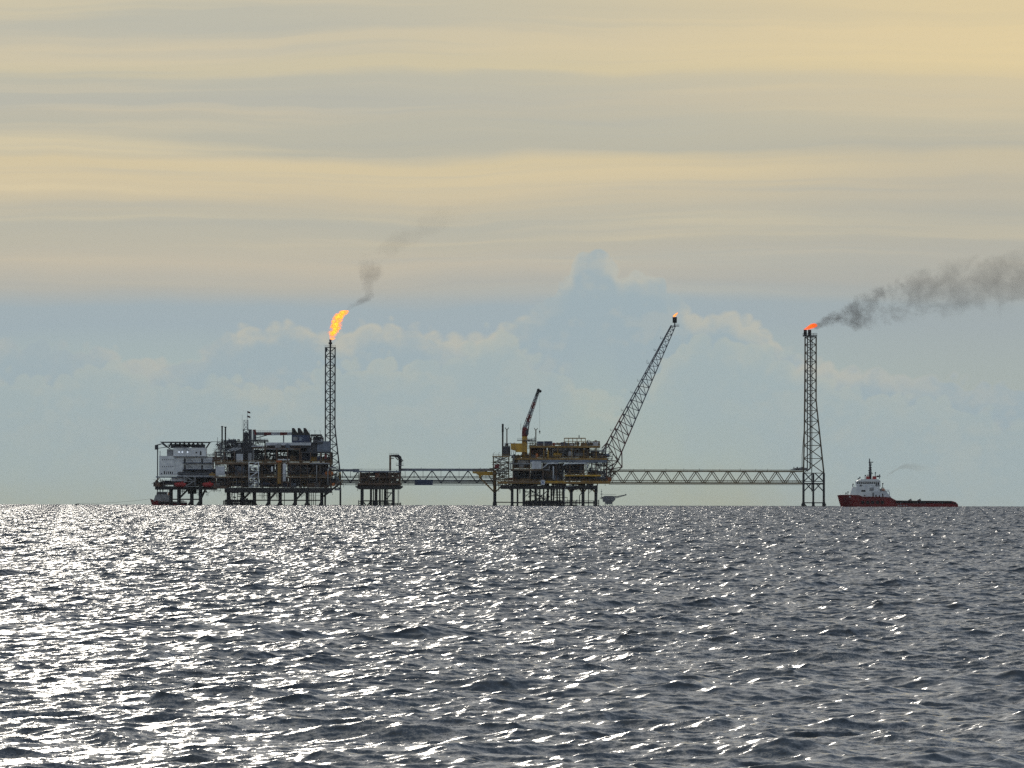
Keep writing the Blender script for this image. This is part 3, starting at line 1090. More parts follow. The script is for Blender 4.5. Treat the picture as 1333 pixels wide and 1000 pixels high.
    for i in range(3):
        px = 380.6 + i * 7.5
        MB().prism([(X(px), Z(567.6)), (X(px), Z(558)), (X(px + 2.6), Z(558)), (X(px + 8.0), Z(566)), (X(px + 8.0), Z(567.6))][::-1],
                   y0 + 3.6 + i * 0.02, y1 - 8).build('exhaust_hood', 'black_steel', T)
    pblock(T, 'louvre_panel', 382, 388, 569, 574, y0 + 2.9, y0 + 2.995, 'grey')
    pblock(T, 'louvre_panel', 390, 394, 569, 574, y0 + 2.9, y0 + 2.995, 'blue_grey')
    clutter(T, 405, 420, 576, 568, y0 + 4, y1 - 6, 7, 41, bright=0.2)
    pblock(T, 'roof_cooler', 405, 419, 565.6, 568, y0 + 4, y1 - 8, 'black_steel')
    for px in (406, 410, 414, 418):
        bar(T, 'cooler_post', (X(px), y0 + 4.5, Z(576)), (X(px), y0 + 4.5, Z(568)), 0.2, 'black_steel')
    for px in (403.5, 410.5, 417.5):
        m = MB()
        m.tube([(X(px), y0 + 5, Z(566)), (X(px), y0 + 5, Z(563))], 0.1, 5)
        m.tube([(X(px - 1.3), y0 + 5, Z(560.4)), (X(px), y0 + 5, Z(563)), (X(px + 1.2), y0 + 5, Z(560.6))], 0.1, 5)
        m.build('antenna', 'grey', T)
    # upper left: pipe-rack module with two exhaust stacks
    clutter(T, 281, 318, 601.4, 590, y0 + 3, y1 - 4, 13, 42, bright=0.12)
    clutter(T, 285, 318, 587.4, 577, y0 + 5, y1 - 5, 14, 43, bright=0.15)
    pblock(T, 'pipe_rack_deck', 288, 311, 576.3, 577.2, y0 + 5, y1 - 6, 'dark_steel')
    clutter(T, 289, 310, 576.2, 572.4, y0 + 6, y1 - 7, 7, 44)
    pipework(T, 282, 318, 573, 601, y0 + 3, y1 - 6, 170, 45, 'dark_steel')
    pipework(T, 284, 316, 576, 600, y0 + 2, y0 + 6, 45, 46, 'grey')
    columns(T, [287, 296, 305, 314], 577, 588, [y0 + 5, y1 - 6], 0.25, 'dark_steel')
    for px, top in ((289.7, 555.6), (294.0, 556.4)):
        MB().tube([(X(px), y0 + 8, Z(588)), (X(px), y0 + 8, Z(top + 1.4)), (X(px), y0 + 8, Z(top + 1.3)), (X(px), y0 + 8, Z(top))], [0.45, 0.45, 0.72, 0.72], 10).build('exhaust_stack', 'dark_steel', T)
    for i in range(3):
        a = 297 + i * 4.5
        bar(T, 'conveyor_pipe', (X(a), y0 + 3.2, Z(588)), (X(a + 9), y0 + 3.2, Z(584)), 0.3, 'pale_grey')
    # mast tower with radio gear and flag
    lv = [[(X(317.6), y0 + 2, Z(p)), (X(324.8), y0 + 2, Z(p)), (X(324.8), y0 + 5.4, Z(p)), (X(317.6), y0 + 5.4, Z(p))] for p in (602, 595, 588, 581, 574, 567, 560)]
    lattice(T, lv, 0.28, 0.15, 'dark_steel', leg_name='mast_leg')
    pblock(T, 'mast_cabin', 318.4, 323.9, 563, 588, y0 + 2.6, y0 + 4.8, 'dark_steel')
    lv = [[(X(318.2), y0 + 2.4, Z(p)), (X(323.6), y0 + 2.4, Z(p)), (X(323.6), y0 + 4.8, Z(p)), (X(318.2), y0 + 4.8, Z(p))] for p in (560, 554, 548)]
    lattice(T, lv, 0.16, 0.09, 'grey', leg_name='mast_leg')
    MB().tube([(X(322.6), y0 + 3.6, Z(560)), (X(322.6), y0 + 3.6, Z(536))], [0.2, 0.1], 6).build('flag_pole', 'grey', T)
    for py in (537.2, 543):
        m = MB()
        zz = Z(py)
        vs = []
        for i in range(5):
            x = X(322.9) + i * 0.42
            dy = 0.18 * math.sin(i * 1.7)
            vs += [(x, y0 + 3.6 + dy, zz - 0.55 - i * 0.12), (x, y0 + 3.6 + dy, zz + 0.55 - i * 0.16),
                   (x, y0 + 3.66 + dy, zz - 0.55 - i * 0.12), (x, y0 + 3.66 + dy, zz + 0.55 - i * 0.16)]
        fs = []
        for i in range(4):
            a = i * 4
            fs += [(a, a + 4, a + 5, a + 1), (a + 2, a + 3, a + 7, a + 6), (a + 1, a + 5, a + 7, a + 3), (a, a + 2, a + 6, a + 4)]
        fs += [(0, 1, 3, 2), (16, 18, 19, 17)]
        m.raw(vs, fs)
        m.build('flag', 'flag_cloth', T)
    MB().tube([(X(316), y0 + 3, Z(562)), (X(316), y0 + 3, Z(541))], 0.08, 5).build('whip_antenna', 'grey', T)
    MB().tube([(X(326.9), y0 + 2.4, Z(602)), (X(326.9), y0 + 2.4, Z(560))], 0.85, 8).build('service_duct', 'dark_steel', T)
    pblock(T, 'service_duct', 329.5, 331.6, 561, 601, y0 + 3, y0 + 5, 'grey')
    # pipe bridge and equipment in the open middle of the upper level
    clutter(T, 332, 346, 601.4, 574, y0 + 4, y1 - 6, 6, 47)
    deck(T, 328, 349, 573.5, y0 + 3, y1 - 6, 'dark_steel', 0.4, ('dark_steel', 0.7), 'grey')
    deck(T, 328, 347, 582.5, y0 + 3, y1 - 6, 'dark_steel', 0.4, ('rust', 0.7), 'grey')
    pipework(T, 329, 349, 571, 590, y0 + 3, y1 - 8, 60, 48, 'dark_steel')
    pipework(T, 331, 378, 586, 600, y0 + 3, y1 - 4, 150, 49, 'dark_steel', 0.12, 0.3)
    clutter(T, 331, 375, 601.4, 597, y0 + 2, y1 - 2, 12, 50, bright=0.2)
    clutter(T, 376, 431, 601.4, 590, y0 + 1, y1 - 2, 16, 51, bright=0.14)
    clutter(T, 346, 392, 583, 578, y0 + 2.5, y0 + 4, 6, 52)
    pipe(T, [(X(328), y0 + 2, Z(582)), (X(342.5), y0 + 2, Z(582)), (X(342.5), y0 + 2, Z(588))], 0.3, 'pale_grey')
    pipe(T, [(X(346), y0 + 1.5, Z(585.6)), (X(383), y0 + 1.5, Z(585.6))], 0.3, 'grey')
    # lower levels
    clutter(T, 295, 431, 620.4, 605, y0 + 0.6, y0 + 12, 38, 53, bright=0.08, big=1.2)
    clutter(T, 281, 431, 634.8, 622.4, y0 + 0.6, y0 + 12, 44, 54, bright=0.10)
    pipework(T, 280, 431, 605, 635, y0 - 0.3, y0 + 4, 330, 55, 'dark_steel')
    pipework(T, 281, 431, 605, 635, y0 - 0.3, y0 + 3, 90, 56, 'brown')
    pipework(T, 281, 431, 606, 634, y0 - 0.3, y0 + 2, 45, 57, 'grey', 0.06, 0.12)
    pipework(T, 296, 430, 639, 646, y0 + 3, y1 - 6, 60, 58, 'black_steel')
    pipework(T, 296, 332, 646, 658, y0 + 4, y1 - 6, 36, 61, 'black_steel', 0.12, 0.24)
    zigzag_stair(T, 325.2, 337.6, 602, 634, y0 - 3.2, 5, 'pale_grey')
    pblock(T, 'fire_wall', 362.4, 366.8, 600.5, 630, y0 - 0.7, y0 - 0.3, 'ochre')
    pblock(T, 'girder_cover', 360.4, 368.6, 599.5, 602, y0 - 1.2, y0 - 0.72, 'orange')
    m = MB()
    m.capsule((X(371.2), y0 - 1.6, Z(628)), (X(371.2), y0 - 1.6, Z(604)), 1.0, 12)
    m.tube([(X(371.2), y0 - 1.6, Z(618)), (X(371.2), y0 - 1.6, Z(617))], 1.2, 12)
    m.build('column_vessel', 'pale_grey', T)
    for px in (368.3, 375.6):
        bar(T, 'vessel_frame', (X(px), y0 - 1.6, Z(636)), (X(px), y0 - 1.6, Z(600)), 0.26, 'rust')
    for py in (603, 619, 628):
        bar(T, 'vessel_frame', (X(368.3), y0 - 1.6, Z(py)), (X(375.6), y0 - 1.6, Z(py)), 0.2, 'rust')
    pipe(T, [(X(404), y0 - 0.8, Z(604.3)), (X(430), y0 - 0.8, Z(604.3))], 0.42, 'grey')
    pipe(T, [(X(427.6), y0 - 0.8, Z(632)), (X(427.6), y0 - 0.8, Z(612)), (X(429), y0 - 0.8, Z(609.5)), (X(438), y0 - 0.8, Z(609.5))], 0.4, 'grey')
    pipe(T, [(X(413), y0 - 0.8, Z(628)), (X(413), y0 - 0.8, Z(606))], 0.3, 'grey')
    pblock(T, 'valve_box', 354, 356.2, 607.5, 614, y0 - 0.5, y0 + 0.5, 'white')
    pblock(T, 'hose_reel', 423, 426.5, 592, 597.5, y0 + 0.6, y0 + 2, 'dark_red')
    # cantilevered corner at the right: valves, orange fittings
    deck(T, 432, 445, 629.5, y0 + 4, y1 - 6, 'rust', 0.4, ('rust', 0.8), 'ochre')
    deck(T, 432, 441, 611.5, y0 + 4, y1 - 6, 'dark_steel', 0.4, ('dark_steel', 0.7), 'grey')
    clutter(T, 431, 444, 629.4, 613, y0 + 3, y0 + 12, 8, 59, bright=0.3)
    pipework(T, 428, 444, 608, 632, y0 + 2, y0 + 10, 46, 60, 'dark_steel')
    pblock(T, 'valve_box', 433, 436.5, 629, 632.8, y0 + 1.6, y0 + 3, 'orange')
    pblock(T, 'work_basket', 436, 445, 636.5, 638.5, y0 + 4, y0 + 8, 'grey')
    return T


def pedestal_crane_left():
    T = thing('pedestal_crane', 'crane with a lowered red and white banded boom lying level over the dark process platform',
              'crane', (X(331), -11, Z(573.5)))
    y = -11.0
    MB().tube([(X(331.8), y, Z(573.5)), (X(331.8), y, Z(566))], 1.1, 10).build('pedestal', 'dark_steel', T)
    m = MB()
    m.prism([(X(329.6), Z(567)), (X(329.6), Z(560.4)), (X(333.4), Z(560)), (X(334.6), Z(567))][::-1], y - 1.5, y + 1.5)
    m.build('machine_house', 'dark_red', T)
    cuts = [333.5, 344.5, 353.5, 365, 374.5, 381]
    cols = ['grey', 'dark_red', 'pale_grey', 'dark_red', 'pale_grey']
    for i in range(5):
        a, b = cuts[i], cuts[i + 1]
        m = MB()
        for yy in (y - 0.8, y + 0.8):
            for zz in (564.0, 567.2):
                m.tube([(X(a), yy, Z(zz)), (X(b), yy, Z(zz - (0 if zz < 566 else (b - 333) * 0.012)))], 0.26, 6)
            nb = 4
            for k in range(nb):
                pa, pb = a + (b - a) * k / nb, a + (b - a) * (k + 1) / nb
                m.tube([(X(pa), yy, Z(564.0 if k % 2 else 567.0)), (X(pb), yy, Z(567.0 if k % 2 else 564.0))], 0.2, 5)
        m.box(X(a), X(b), y - 0.6, y + 0.6, Z(566.8), Z(564.4))
        m.build('boom_section', cols[i], T)
    railing(T, X(334), X(381), y - 0.8, Z(563.4), 'grey', 1.0, 1.3)
    bar(T, 'luffing_strut', (X(334), y, Z(571)), (X(348), y, Z(567.6)), 0.22, 'dark_steel')
    bar(T, 'boom_rest', (X(369.8), y, Z(577)), (X(369.8), y, Z(567.6)), 0.42, 'grey')
    return T


def lattice_flare_left():
    y = 4.0
    T = thing('flare_tower', 'slim dark lattice flare tower behind the process platform, burning with a tall yellow flame', 'flare tower', (X(430), y, 0), 'lattice flare towers')
    lv = []
    n = 16
    for i in range(n + 1):
        py = 636 + (452.5 - 636) * i / n
        k = max(0.0, (py - 557) / (610 - 557))
        xl, xr = X(423.5), X(436 + 6.2 * min(k, 1.15))
        hy = 2.8 + 1.6 * min(k, 1.15)
        z = Z(py, 430)
        lv.append([(xl, y - hy, z), (xr, y - hy, z), (xr, y + hy, z), (xl, y + hy, z)])
    lattice(T, lv, 0.36, 0.19, 'lattice_dark', pattern='x')
    for px, z0 in ((423.5, 0), (443.3, 0)):
        for s in (-4.6, 4.6):
            MB().tube([(X(px), y + s, -5), (X(px), y + s * (1 if px > 430 else 0.96), Z(636))], 0.5, 8).build('foot_leg', 'black_steel', T)
    MB().tube([(X(429.8), y, Z(634)), (X(429.8), y, Z(452))], 0.5, 10).build('riser_pipe', 'black_steel', T)
    MB().tube([(X(433.2), y + 1, Z(634)), (X(433.2), y + 1, Z(454))], 0.14, 6).build('pilot_pipe', 'lattice_dark', T)
    MB().tube([(X(429.8), y, Z(454)), (X(429.8), y, Z(448.6)), (X(429.8), y, Z(448.5)), (X(429.8), y, Z(446)), (X(429.8), y, Z(445.9)), (X(429.8), y, Z(442.4))],
              [0.55, 0.55, 1.1, 1.1, 0.62, 0.75], 10).build('flare_tip', 'black_steel', T)
    block(T, 'top_platform', X(422.6), X(437), y - 3.4, y + 3.4, Z(453.4), Z(452.5), 'lattice_dark')
    railing(T, X(422.8), X(436.8), y - 3.3, Z(452.5) + 0.004, 'lattice_dark')
    block(T, 'ignition_panel', X(423.2), X(426), y - 3, y - 1, Z(458.6), Z(453.5), 'lattice_dark')
    return T


# ----------------------------------------------------------------------------
# bridges
# ----------------------------------------------------------------------------
def bridge(px0, px1, pt, pb, nodes_top, y, label, mat, top_mat, double=False):
    T = thing('truss_bridge', label, 'bridge', (X((px0 + px1) / 2), y, Z(pb)), 'truss bridges between the platforms')
    pm = (px0 + px1) / 2
    half = 2.6
    for s in (-half, half):
        yy = y + s
        pblock(T, 'top_chord', px0, px1, pt, pt + 1.7, yy - 0.35, yy + 0.35, top_mat)
        pblock(T, 'bottom_chord', px0, px1, pb - 1.5, pb, yy - 0.35, yy + 0.35, mat)
        offs = (-1.5, 1.5) if double else (0.0,)
        bots = [nodes_top[0] - (nodes_top[1] - nodes_top[0]) / 2] + [(nodes_top[i] + nodes_top[i + 1]) / 2 for i in range(len(nodes_top) - 1)] + \
               [nodes_top[-1] + (nodes_top[1] - nodes_top[0]) / 2]
        za, zb = Z(pt + 1.0, pm), Z(pb - 0.8, pm)
        for i, t in enumerate(nodes_top):
            for q in (bots[i], bots[i + 1]):
                if px0 - 3 < q < px1 + 3:
                    for o in offs:
                        q2 = min(max(q + o * (1 if q < t else 1), px0 + 0.3), px1 - 0.3)
                        bar(T, 'diagonal', (X(t + o), yy, za), (X(q2), yy, zb), 0.27 if not double else 0.2, mat)
            if not double:
                bar(T, 'hanger', (X(t), yy, za), (X(t), yy, Z(pb - 7, pm)), 0.14, mat)
                if i + 1 < len(nodes_top):
                    mm = (t + nodes_top[i + 1]) / 2
                    bar(T, 'hanger', (X(mm), yy, za), (X(mm), yy, Z(pb - 7, pm)), 0.11, mat)
    n = max(3, int((px1 - px0) / 9))
    for i in range(n + 1):
        px = px0 + 0.5 + (px1 - px0 - 1) * i / n
        bar(T, 'cross_beam', (X(px), y - half, Z(pt + 0.85, pm)), (X(px), y + half, Z(pt + 0.85, pm)), 0.14, mat)
        bar(T, 'cross_beam', (X(px), y - half, Z(pb - 0.75, pm)), (X(px), y + half, Z(pb - 0.75, pm)), 0.16, mat)
    # pipes carried by the bridge, lamps on the top chord
    yp = y - half - 0.1
    if double:
        runs = ((pt - 0.9, y - 1.2, 0.2, mat), (pb - 4.0, y + 1.2, 0.22, mat), (pb + 0.9, y, 0.16, mat))
    else:
        runs = ((pt - 0.7, y - 1.9, 0.42, 'grey'), (pt - 0.6, y + 0.4, 0.34, 'blue_grey'), (pb - 7.6, y + 1.0, 0.26, mat), (pb - 9.4, y - 0.6, 0.2, 'grey'),
                (pb - 4.6, y + 2.0, 0.3, mat), (pb + 1.6, y - 0.8, 0.2, mat), (pb - 3.2, y - 1.9, 0.34, 'grey'))
    for py_, yy, r_, mt in runs:
        MB().tube([(X(px0), yy, Z(py_, pm)), (X((px0 * 2 + px1) / 3), yy, Z(py_, pm)), (X(px1), yy, Z(py_, pm))], r_, 8).build('pipe_run', mt, T)
    rb = random.Random(int(px0))
    q = px0 + 6
    while q < px1 - 4:
        bar(T, 'lamp_post', (X(q), y + half, Z(pt + 0.2, pm)), (X(q), y + half, Z(pt - rb.uniform(2.0, 3.6), pm)), 0.1, mat)
        if not double:
            bar(T, 'pipe_hanger', (X(q + 3), y - 0.8, Z(pb + 2.0, pm)), (X(q + 3), y - 0.8, Z(pb - 1.0, pm)), 0.1, mat)
        q += rb.uniform(14, 30)
    pblock(T, 'walkway', px0, px1, pb - 2.3, pb - 1.7, y - 1.6, y + 1.6, mat)
    railing(T, X(px0), X(px1), y - 1.6, Z(pb - 2.3, pm) + 0.01, mat, 1.1, 2.2)
    railing(T, X(px0), X(px1), y + 1.6, Z(pb - 2.3, pm) + 0.01, mat, 1.1, 2.2)
    return T


def wellhead_platform():
    T = thing('wellhead_platform', 'small dark wellhead platform with a tall gooseneck pipe, carried between two truss bridges', 'oil platform', (X(494), 0, 0))
    y0, y1 = -9.0, 9.0
    leg_row(T, [471.9, 512.4], 636, [y0 + 2, y1 - 2], 0.8)
    for px, r in ((483.3, 0.75), (486.6, 0.35), (489.3, 0.6), (491, 0.35), (494.8, 0.62), (497.8, 0.3), (501.3, 0.6), (503, 0.4), (505, 0.3)):
        bar(T, 'conductor', (X(px), -2.0 + (px % 3), -5), (X(px), -2.0 + (px % 3), Z(634)), r, 'black_steel')
    for px in (470, 518.5, 519.6):
        bar(T, 'caisson', (X(px), -5, Z(655)), (X(px), -5, Z(638)), 0.16, 'grey')
    for y in (y0 + 2, y1 - 2):
        bar(T, 'jacket_brace', (X(470), y, Z(652.5)), (X(514), y, Z(652.5)), 0.35, 'black_steel')
        bar(T, 'jacket_brace', (X(473), y, Z(653.5)), (X(478), y, Z(660)), 0.3, 'black_steel')
        bar(T, 'jacket_brace', (X(483), y, Z(653.5)), (X(477), y, Z(660)), 0.3, 'black_steel')
        bar(T, 'jacket_brace', (X(500), y, Z(642)), (X(511), y, Z(642)), 0.25, 'black_steel')
        bar(T, 'jacket_brace', (X(503), y, Z(651)), (X(510), y, Z(642)), 0.2, 'black_steel')
    landing(T, 467.5, 473, 652, 660, y0, 5)
    landing(T, 482, 506, 653, 660, y0 + 1, 6)
    landing(T, 506, 522, 655, 660, y0, 7)
    MB().prism([(X(463), Z(634.3)), (X(468), Z(637.6)), (X(521), Z(637.6)), (X(525.3), Z(634.3)), (X(524), Z(633.4)), (X(463), Z(633.4))], y0, y1).build('deck', 'black_steel', T)
    deck(T, 467, 523, 629.0, y0, y1, 'rust', 0.5, ('rust', 1.0), 'brown')
    deck(T, 469, 522, 621.0, y0 + 0.5, y1, 'dark_steel', 0.4, ('rust', 0.8), 'brown')
    deck(T, 460, 522, 613.2, y0 + 0.5, y1, 'dark_steel', 0.5, ('blue_grey', 0.8), 'grey')
    columns(T, [469.5, 481, 494, 508, 521], 613, 634, [y0 + 0.5, y1 - 0.5], 0.35, 'rust')
    for px0, px1, py0, py1, mt in ((469, 480, 616, 629, 'rust'), (486, 503, 615, 620, 'brown'), (488, 508, 622, 629, 'dark_steel'), (466, 522, 630, 633.6, 'rust')):
        pblock(T, 'shade_panel', px0, px1, py0, py1, 1, 1.3, mt)  # added backing that darkens the bays against the sky
    clutter(T, 469, 521, 628.9, 622, y0 + 0.5, 1, 15, 71, bright=0.12)
    clutter(T, 470, 521, 620.9, 614.5, y0 + 0.8, 1, 14, 72, bright=0.15)
    clutter(T, 467, 522, 633.3, 630, y0 + 0.3, 1, 12, 73, bright=0.1)
    pipework(T, 466, 522, 614, 634, y0 - 0.2, y0 + 3, 110, 74, 'rust')
    pipework(T, 468, 522, 614, 634, y0 - 0.2, y0 + 3, 40, 75, 'dark_steel')
    pblock(T, 'cable_tray', 459.5, 467.6, 610.6, 612.6, y0 + 1, y0 + 4, 'blue_grey')
    # gooseneck
    pblock(T, 'pipe_support', 507, 509.6, 592.8, 612.8, y0 + 1.5, y0 + 2.4, 'brown')
    m = MB()
    zt = Z(593.8)
    m.tube([(X(507), y0 + 2.8, zt), (X(515.5), y0 + 2.8, zt), (X(518.5), y0 + 2.8, Z(594.2)), (X(520.6), y0 + 2.8, Z(596.2)), (X(521.3), y0 + 2.8, Z(599)),
            (X(521), y0 + 2.8, Z(612)), (X(520.6), y0 + 2.8, Z(632))], [0.45, 0.7, 1.0, 1.15, 1.05, 0.8, 0.7], 10)
    m.build('gooseneck_pipe', 'black_steel', T)
    m = MB()
    m.tube([(X(514.5), y0 + 2.8, Z(594.8)), (X(518.5), y0 + 2.8, Z(599.4))], 0.3, 6)
    m.tube([(X(509), y0 + 2.8, Z(597)), (X(513), y0 + 2.8, Z(597.2))], 0.3, 6)
    m.tube([(X(521), y0 + 2.8, Z(596)), (X(525), y0 + 2.8, Z(600.4)), (X(522), y0 + 2.8, Z(602))], 0.35, 6)
    m.build('pipe_bracket', 'dark_steel', T)
    pblock(T, 'service_platform', 516, 525.6, 605.4, 606.4, y0 + 1, y0 + 5, 'grey')
    railing(T, X(516), X(525.6), y0 + 1.1, Z(605.4), 'grey', 1.1, 1.2)
    railing(T, X(507), X(519), y0 + 2.2, Z(593), 'grey', 1.1, 1.2)
    return T


accommodation()
lifeboat(228.2, 243.4, 629.0, 635.6, -14.4, 'red enclosed lifeboat under the white quarters, left of the two')
lifeboat(264.6, 279.2, 629.0, 635.6, -14.4, 'red enclosed lifeboat under the white quarters, right of the two, next to the dark platform')
process_platform()
pedestal_crane_left()
lattice_flare_left()
bridge(441, 468, 612.2, 629.6, [446, 467], 0.0, 'short truss bridge from the dark process platform to the small wellhead platform', 'dark_steel', 'blue_grey')
B2 = bridge(522.5, 643, 611.6, 629.8, [516, 539.3, 562.6, 586, 609.6, 632.8], 0.0, 'long grey truss bridge between the wellhead platform and the yellow central platform', 'dark_steel', 'blue_grey')
pblock(B2, 'walkway_enclosure', 540, 563.6, 624.4, 631.6, -3.6, -2.98, 'navy')  # dark walkway enclosure low on the truss
wellhead_platform()

# ----------------------------------------------------------------------------
# central production platform with its yellow crane pedestal and inclined flare boom
# ----------------------------------------------------------------------------
def central_platform():
    T = thing('production_platform', 'cluttered brown and yellow production platform standing on many legs at the centre', 'oil platform', (X(718), 0, 0))
    y0, y1 = -18.0, 18.0
    main = [667, 682.3, 744, 759.3, 776]
    leg_row(T, main, 632, [y0 + 4, y1 - 4], 0.85)
    for px, r in ((674, 0.6), (690.5, 0.65), (697.5, 0.75), (703, 0.5), (708, 0.5), (713.5, 0.7), (718, 0.6), (721, 0.5), (725.6, 0.55), (728.8, 0.45), (733.5, 0.75)):
        yy = ((px * 7.3) % 9) - 5
        bar(T, 'conductor', (X(px), yy, -5), (X(px), yy, Z(632)), r, 'black_steel')
    bar(T, 'conductor', (X(766.4), 2, -5), (X(766.4), 2, Z(634)), 0.28, 'black_steel')
    for y in (y0 + 4, y1 - 4):
        bar(T, 'jacket_brace', (X(644), y, Z(654)), (X(668), y, Z(654)), 0.28, 'black_steel')
        bar(T, 'jacket_brace', (X(668), y, Z(654.4)), (X(778), y, Z(654.4)), 0.4, 'black_steel')
        bar(T, 'jacket_brace', (X(740), y, Z(652)), (X(776), y, Z(652)), 0.2, 'black_steel')
        for px in (744, 759.3):
            for s in (-1, 1):
                bar(T, 'leg_strut', (X(px), y, Z(641.5)), (X(px + s * 6.2), y, Z(634)), 0.33, 'ochre')
        bar(T, 'leg_strut', (X(776), y, Z(642)), (X(769), y, Z(634)), 0.33, 'ochre')
        bar(T, 'leg_strut', (X(667), y, Z(640)), (X(660), y, Z(633)), 0.33, 'ochre')
        bar(T, 'jacket_brace', (X(690), y, Z(637)), (X(712), y, Z(652)), 0.25, 'dark_steel')
        bar(T, 'jacket_brace', (X(714), y, Z(638)), (X(698), y, Z(652)), 0.25, 'dark_steel')
    landing(T, 681, 733, 652.5, 660, y0 + 2, 11)
    landing(T, 686, 730, 651.5, 660, y1 - 3, 12)
    landing(T, 731, 751, 651.5, 660, y0 + 1, 13)
    landing(T, 773, 779.5, 651.5, 660, y0 + 1, 14)
    pipe(T, [(X(734.8), y0 + 1, Z(657)), (X(734.8), y0 + 1, Z(638)), (X(736), y0 + 1, Z(634.6)), (X(739), y0 + 1, Z(633.4)), (X(748), y0 + 1, Z(633.4))], 0.28, 'grey')
    pipe(T, [(X(754.5), y0 + 2, Z(657)), (X(754.5), y0 + 2, Z(645)), (X(757.5), y0 + 2, Z(641.5))], 0.26, 'dark_steel')
    # Y-headed outrigger column that takes the bridge
    for y in (-4.0, 4.0):
        MB().tube([(X(644.4), y, -5), (X(644.4), y, 1.8), (X(644.4), y, 3.2), (X(644.4), y, Z(641))], [1.35, 1.3, 0.95, 0.95], 10).build('outrigger_leg', 'black_steel', T)
        MB().tube([(X(644.4), y, Z(641)), (X(644.4), y, Z(612))], 1.0, 10).build('outrigger_column', 'ochre', T)
        bar(T, 'outrigger_strut', (X(642.8), y, Z(640)), (X(624), y, Z(621)), 0.42, 'ochre')
        bar(T, 'outrigger_strut', (X(646), y, Z(640)), (X(653), y, Z(633)), 0.38, 'ochre')
    MB().prism([(X(615.5), Z(616.4)), (X(615.5), Z(614.2)), (X(645.5), Z(614.2)), (X(645.5), Z(619.2)), (X(627), Z(619.2)), (X(625), Z(622.6)), (X(623.2), Z(619.2)), (X(621), Z(617))],
               -5.2, 5.2).build('outrigger_beam', 'yellow', T)
    clutter(T, 617, 640, 614, 610.5, -4, 4, 5, 79, bright=0.2)
    railing(T, X(616), X(643), -5.0, Z(614.2), 'ochre')
    # decks
    deck(T, 652, 778, 632.6, y0 + 2, y1 - 2, 'black_steel', 0.8, ('black_steel', 1.9))
    deck(T, 648, 794, 627.2, y0, y1, 'rust', 0.6, ('ochre', 1.2), 'ochre')
    pblock(T, 'girder_cover', 710.5, 735, 626.2, 628.6, y0 - 0.6, y0 - 0.29, 'yellow')
    pblock(T, 'girder_cover', 756, 793, 626.4, 628.4, y0 - 0.6, y0 - 0.29, 'ochre')
    pblock(T, 'girder_cover', 661, 702, 626.0, 628.6, y0 - 0.6, y0 - 0.29, 'brown')
    deck(T, 735, 782, 618.4, y0 + 0.3, y1 - 4, 'rust', 0.4, ('yellow', 0.8), 'ochre')
    deck(T, 665, 707, 610.8, y0 + 0.3, y1 - 4, 'rust', 0.4, ('brown', 0.9), 'ochre')
    deck(T, 664, 694, 603.2, y0 + 0.3, y0 + 8, 'rust', 0.35, ('grey', 0.6), 'ochre')
    deck(T, 668, 790, 596.6, y0, y1, 'dark_steel', 0.6, ('ochre', 1.0), 'ochre')
    pblock(T, 'wind_wall', 690, 790, 598.8, 602.6, y0 - 0.2, y0 + 0.2, 'blue_grey')
    deck(T, 689, 781, 580.6, y0 + 0.4, y1 - 2, 'rust', 0.5, ('ochre', 1.1), 'ochre')
    deck(T, 768, 788, 586.5, y0 + 2, y1 - 4, 'dark_steel', 0.4, ('grey', 0.7), 'grey')
    # upright steel
    columns(T, [668, 690, 707, 724, 742, 760, 776, 790], 597, 627, [y0 + 0.6, y1 - 0.6], 0.36, 'rust')
    columns(T, [690, 708, 726, 744, 760, 776], 581, 597, [y0 + 0.8, y1 - 2.6], 0.32, 'ochre')
    for a, b in (((708, 603), (722, 618)), ((742, 612), (734, 626)), ((724, 612), (736, 626))):
        bar(T, 'frame_brace', (X(a[0]), y0 + 0.5, Z(a[1])), (X(b[0]), y0 + 0.5, Z(b[1])), 0.2, 'rust')
    for px0, px1, py0, py1, y, mt in ((668, 690, 612, 626, 4, 'dark_steel'), (691, 733, 612, 626.6, 6, 'dark_steel'), (735, 760, 604, 617.6, 5, 'dark_steel'), (736, 770, 619, 626.4, 5, 'black_steel'),
                                      (707, 735, 603, 612, 3, 'rust'), (668, 690, 598, 610, 5, 'dark_steel'), (690, 712, 582, 596, 4, 'rust'), (713, 744, 582, 596, 6, 'dark_steel'), (745, 768, 583, 596, 5, 'rust'),
                                      (769, 780, 587, 596, 4, 'dark_steel')):
        pblock(T, 'shade_panel', px0, px1, py0, py1, y, y + 0.3, mt)  # added behind the equipment to keep the bays dark
    # cabins, sign, tarpaulin
    pblock(T, 'cabin', 692.4, 704.8, 600.8, 610.5, y0 - 0.5, y0 + 5, 'pale_grey')
    pblock(T, 'cabin', 674.5, 688, 597.9, 602.8, y0 + 0.4, y0 + 4, 'grey')
    pblock(T, 'cabin', 676, 682, 603.6, 610.4, y0 + 0.6, y0 + 4, 'grey')
    s = pblock(T, 'notice_board', 704.2, 709.4, 625, 631.2, y0 - 0.9, y0 - 0.62, 'white')
    m = MB()
    for a, b, c, d in ((704.9, 706.3, 625.8, 627.6), (707.2, 708.6, 625.9, 626.9), (706.0, 708.0, 627.8, 629.2), (704.9, 706.0, 629.4, 630.5), (707.4, 708.8, 629.4, 630.2)):
        m.box(X(a), X(b), y0 - 0.94, y0 - 0.905, Z(d, 706), Z(c, 706))
    m.build('notice_marks', 'sign_blue', T)
    m = MB()
    vs, fs = [], []
    for i in range(7):
        for j in range(4):
            vs.append((X(688 + i * 1.35), y0 + 1 + j * 1.2, Z(596.5 - (3.6 - abs(i - 2.6) * 0.9) * (1 - 0.12 * j) - 0.3 * ((i * j) % 2))))
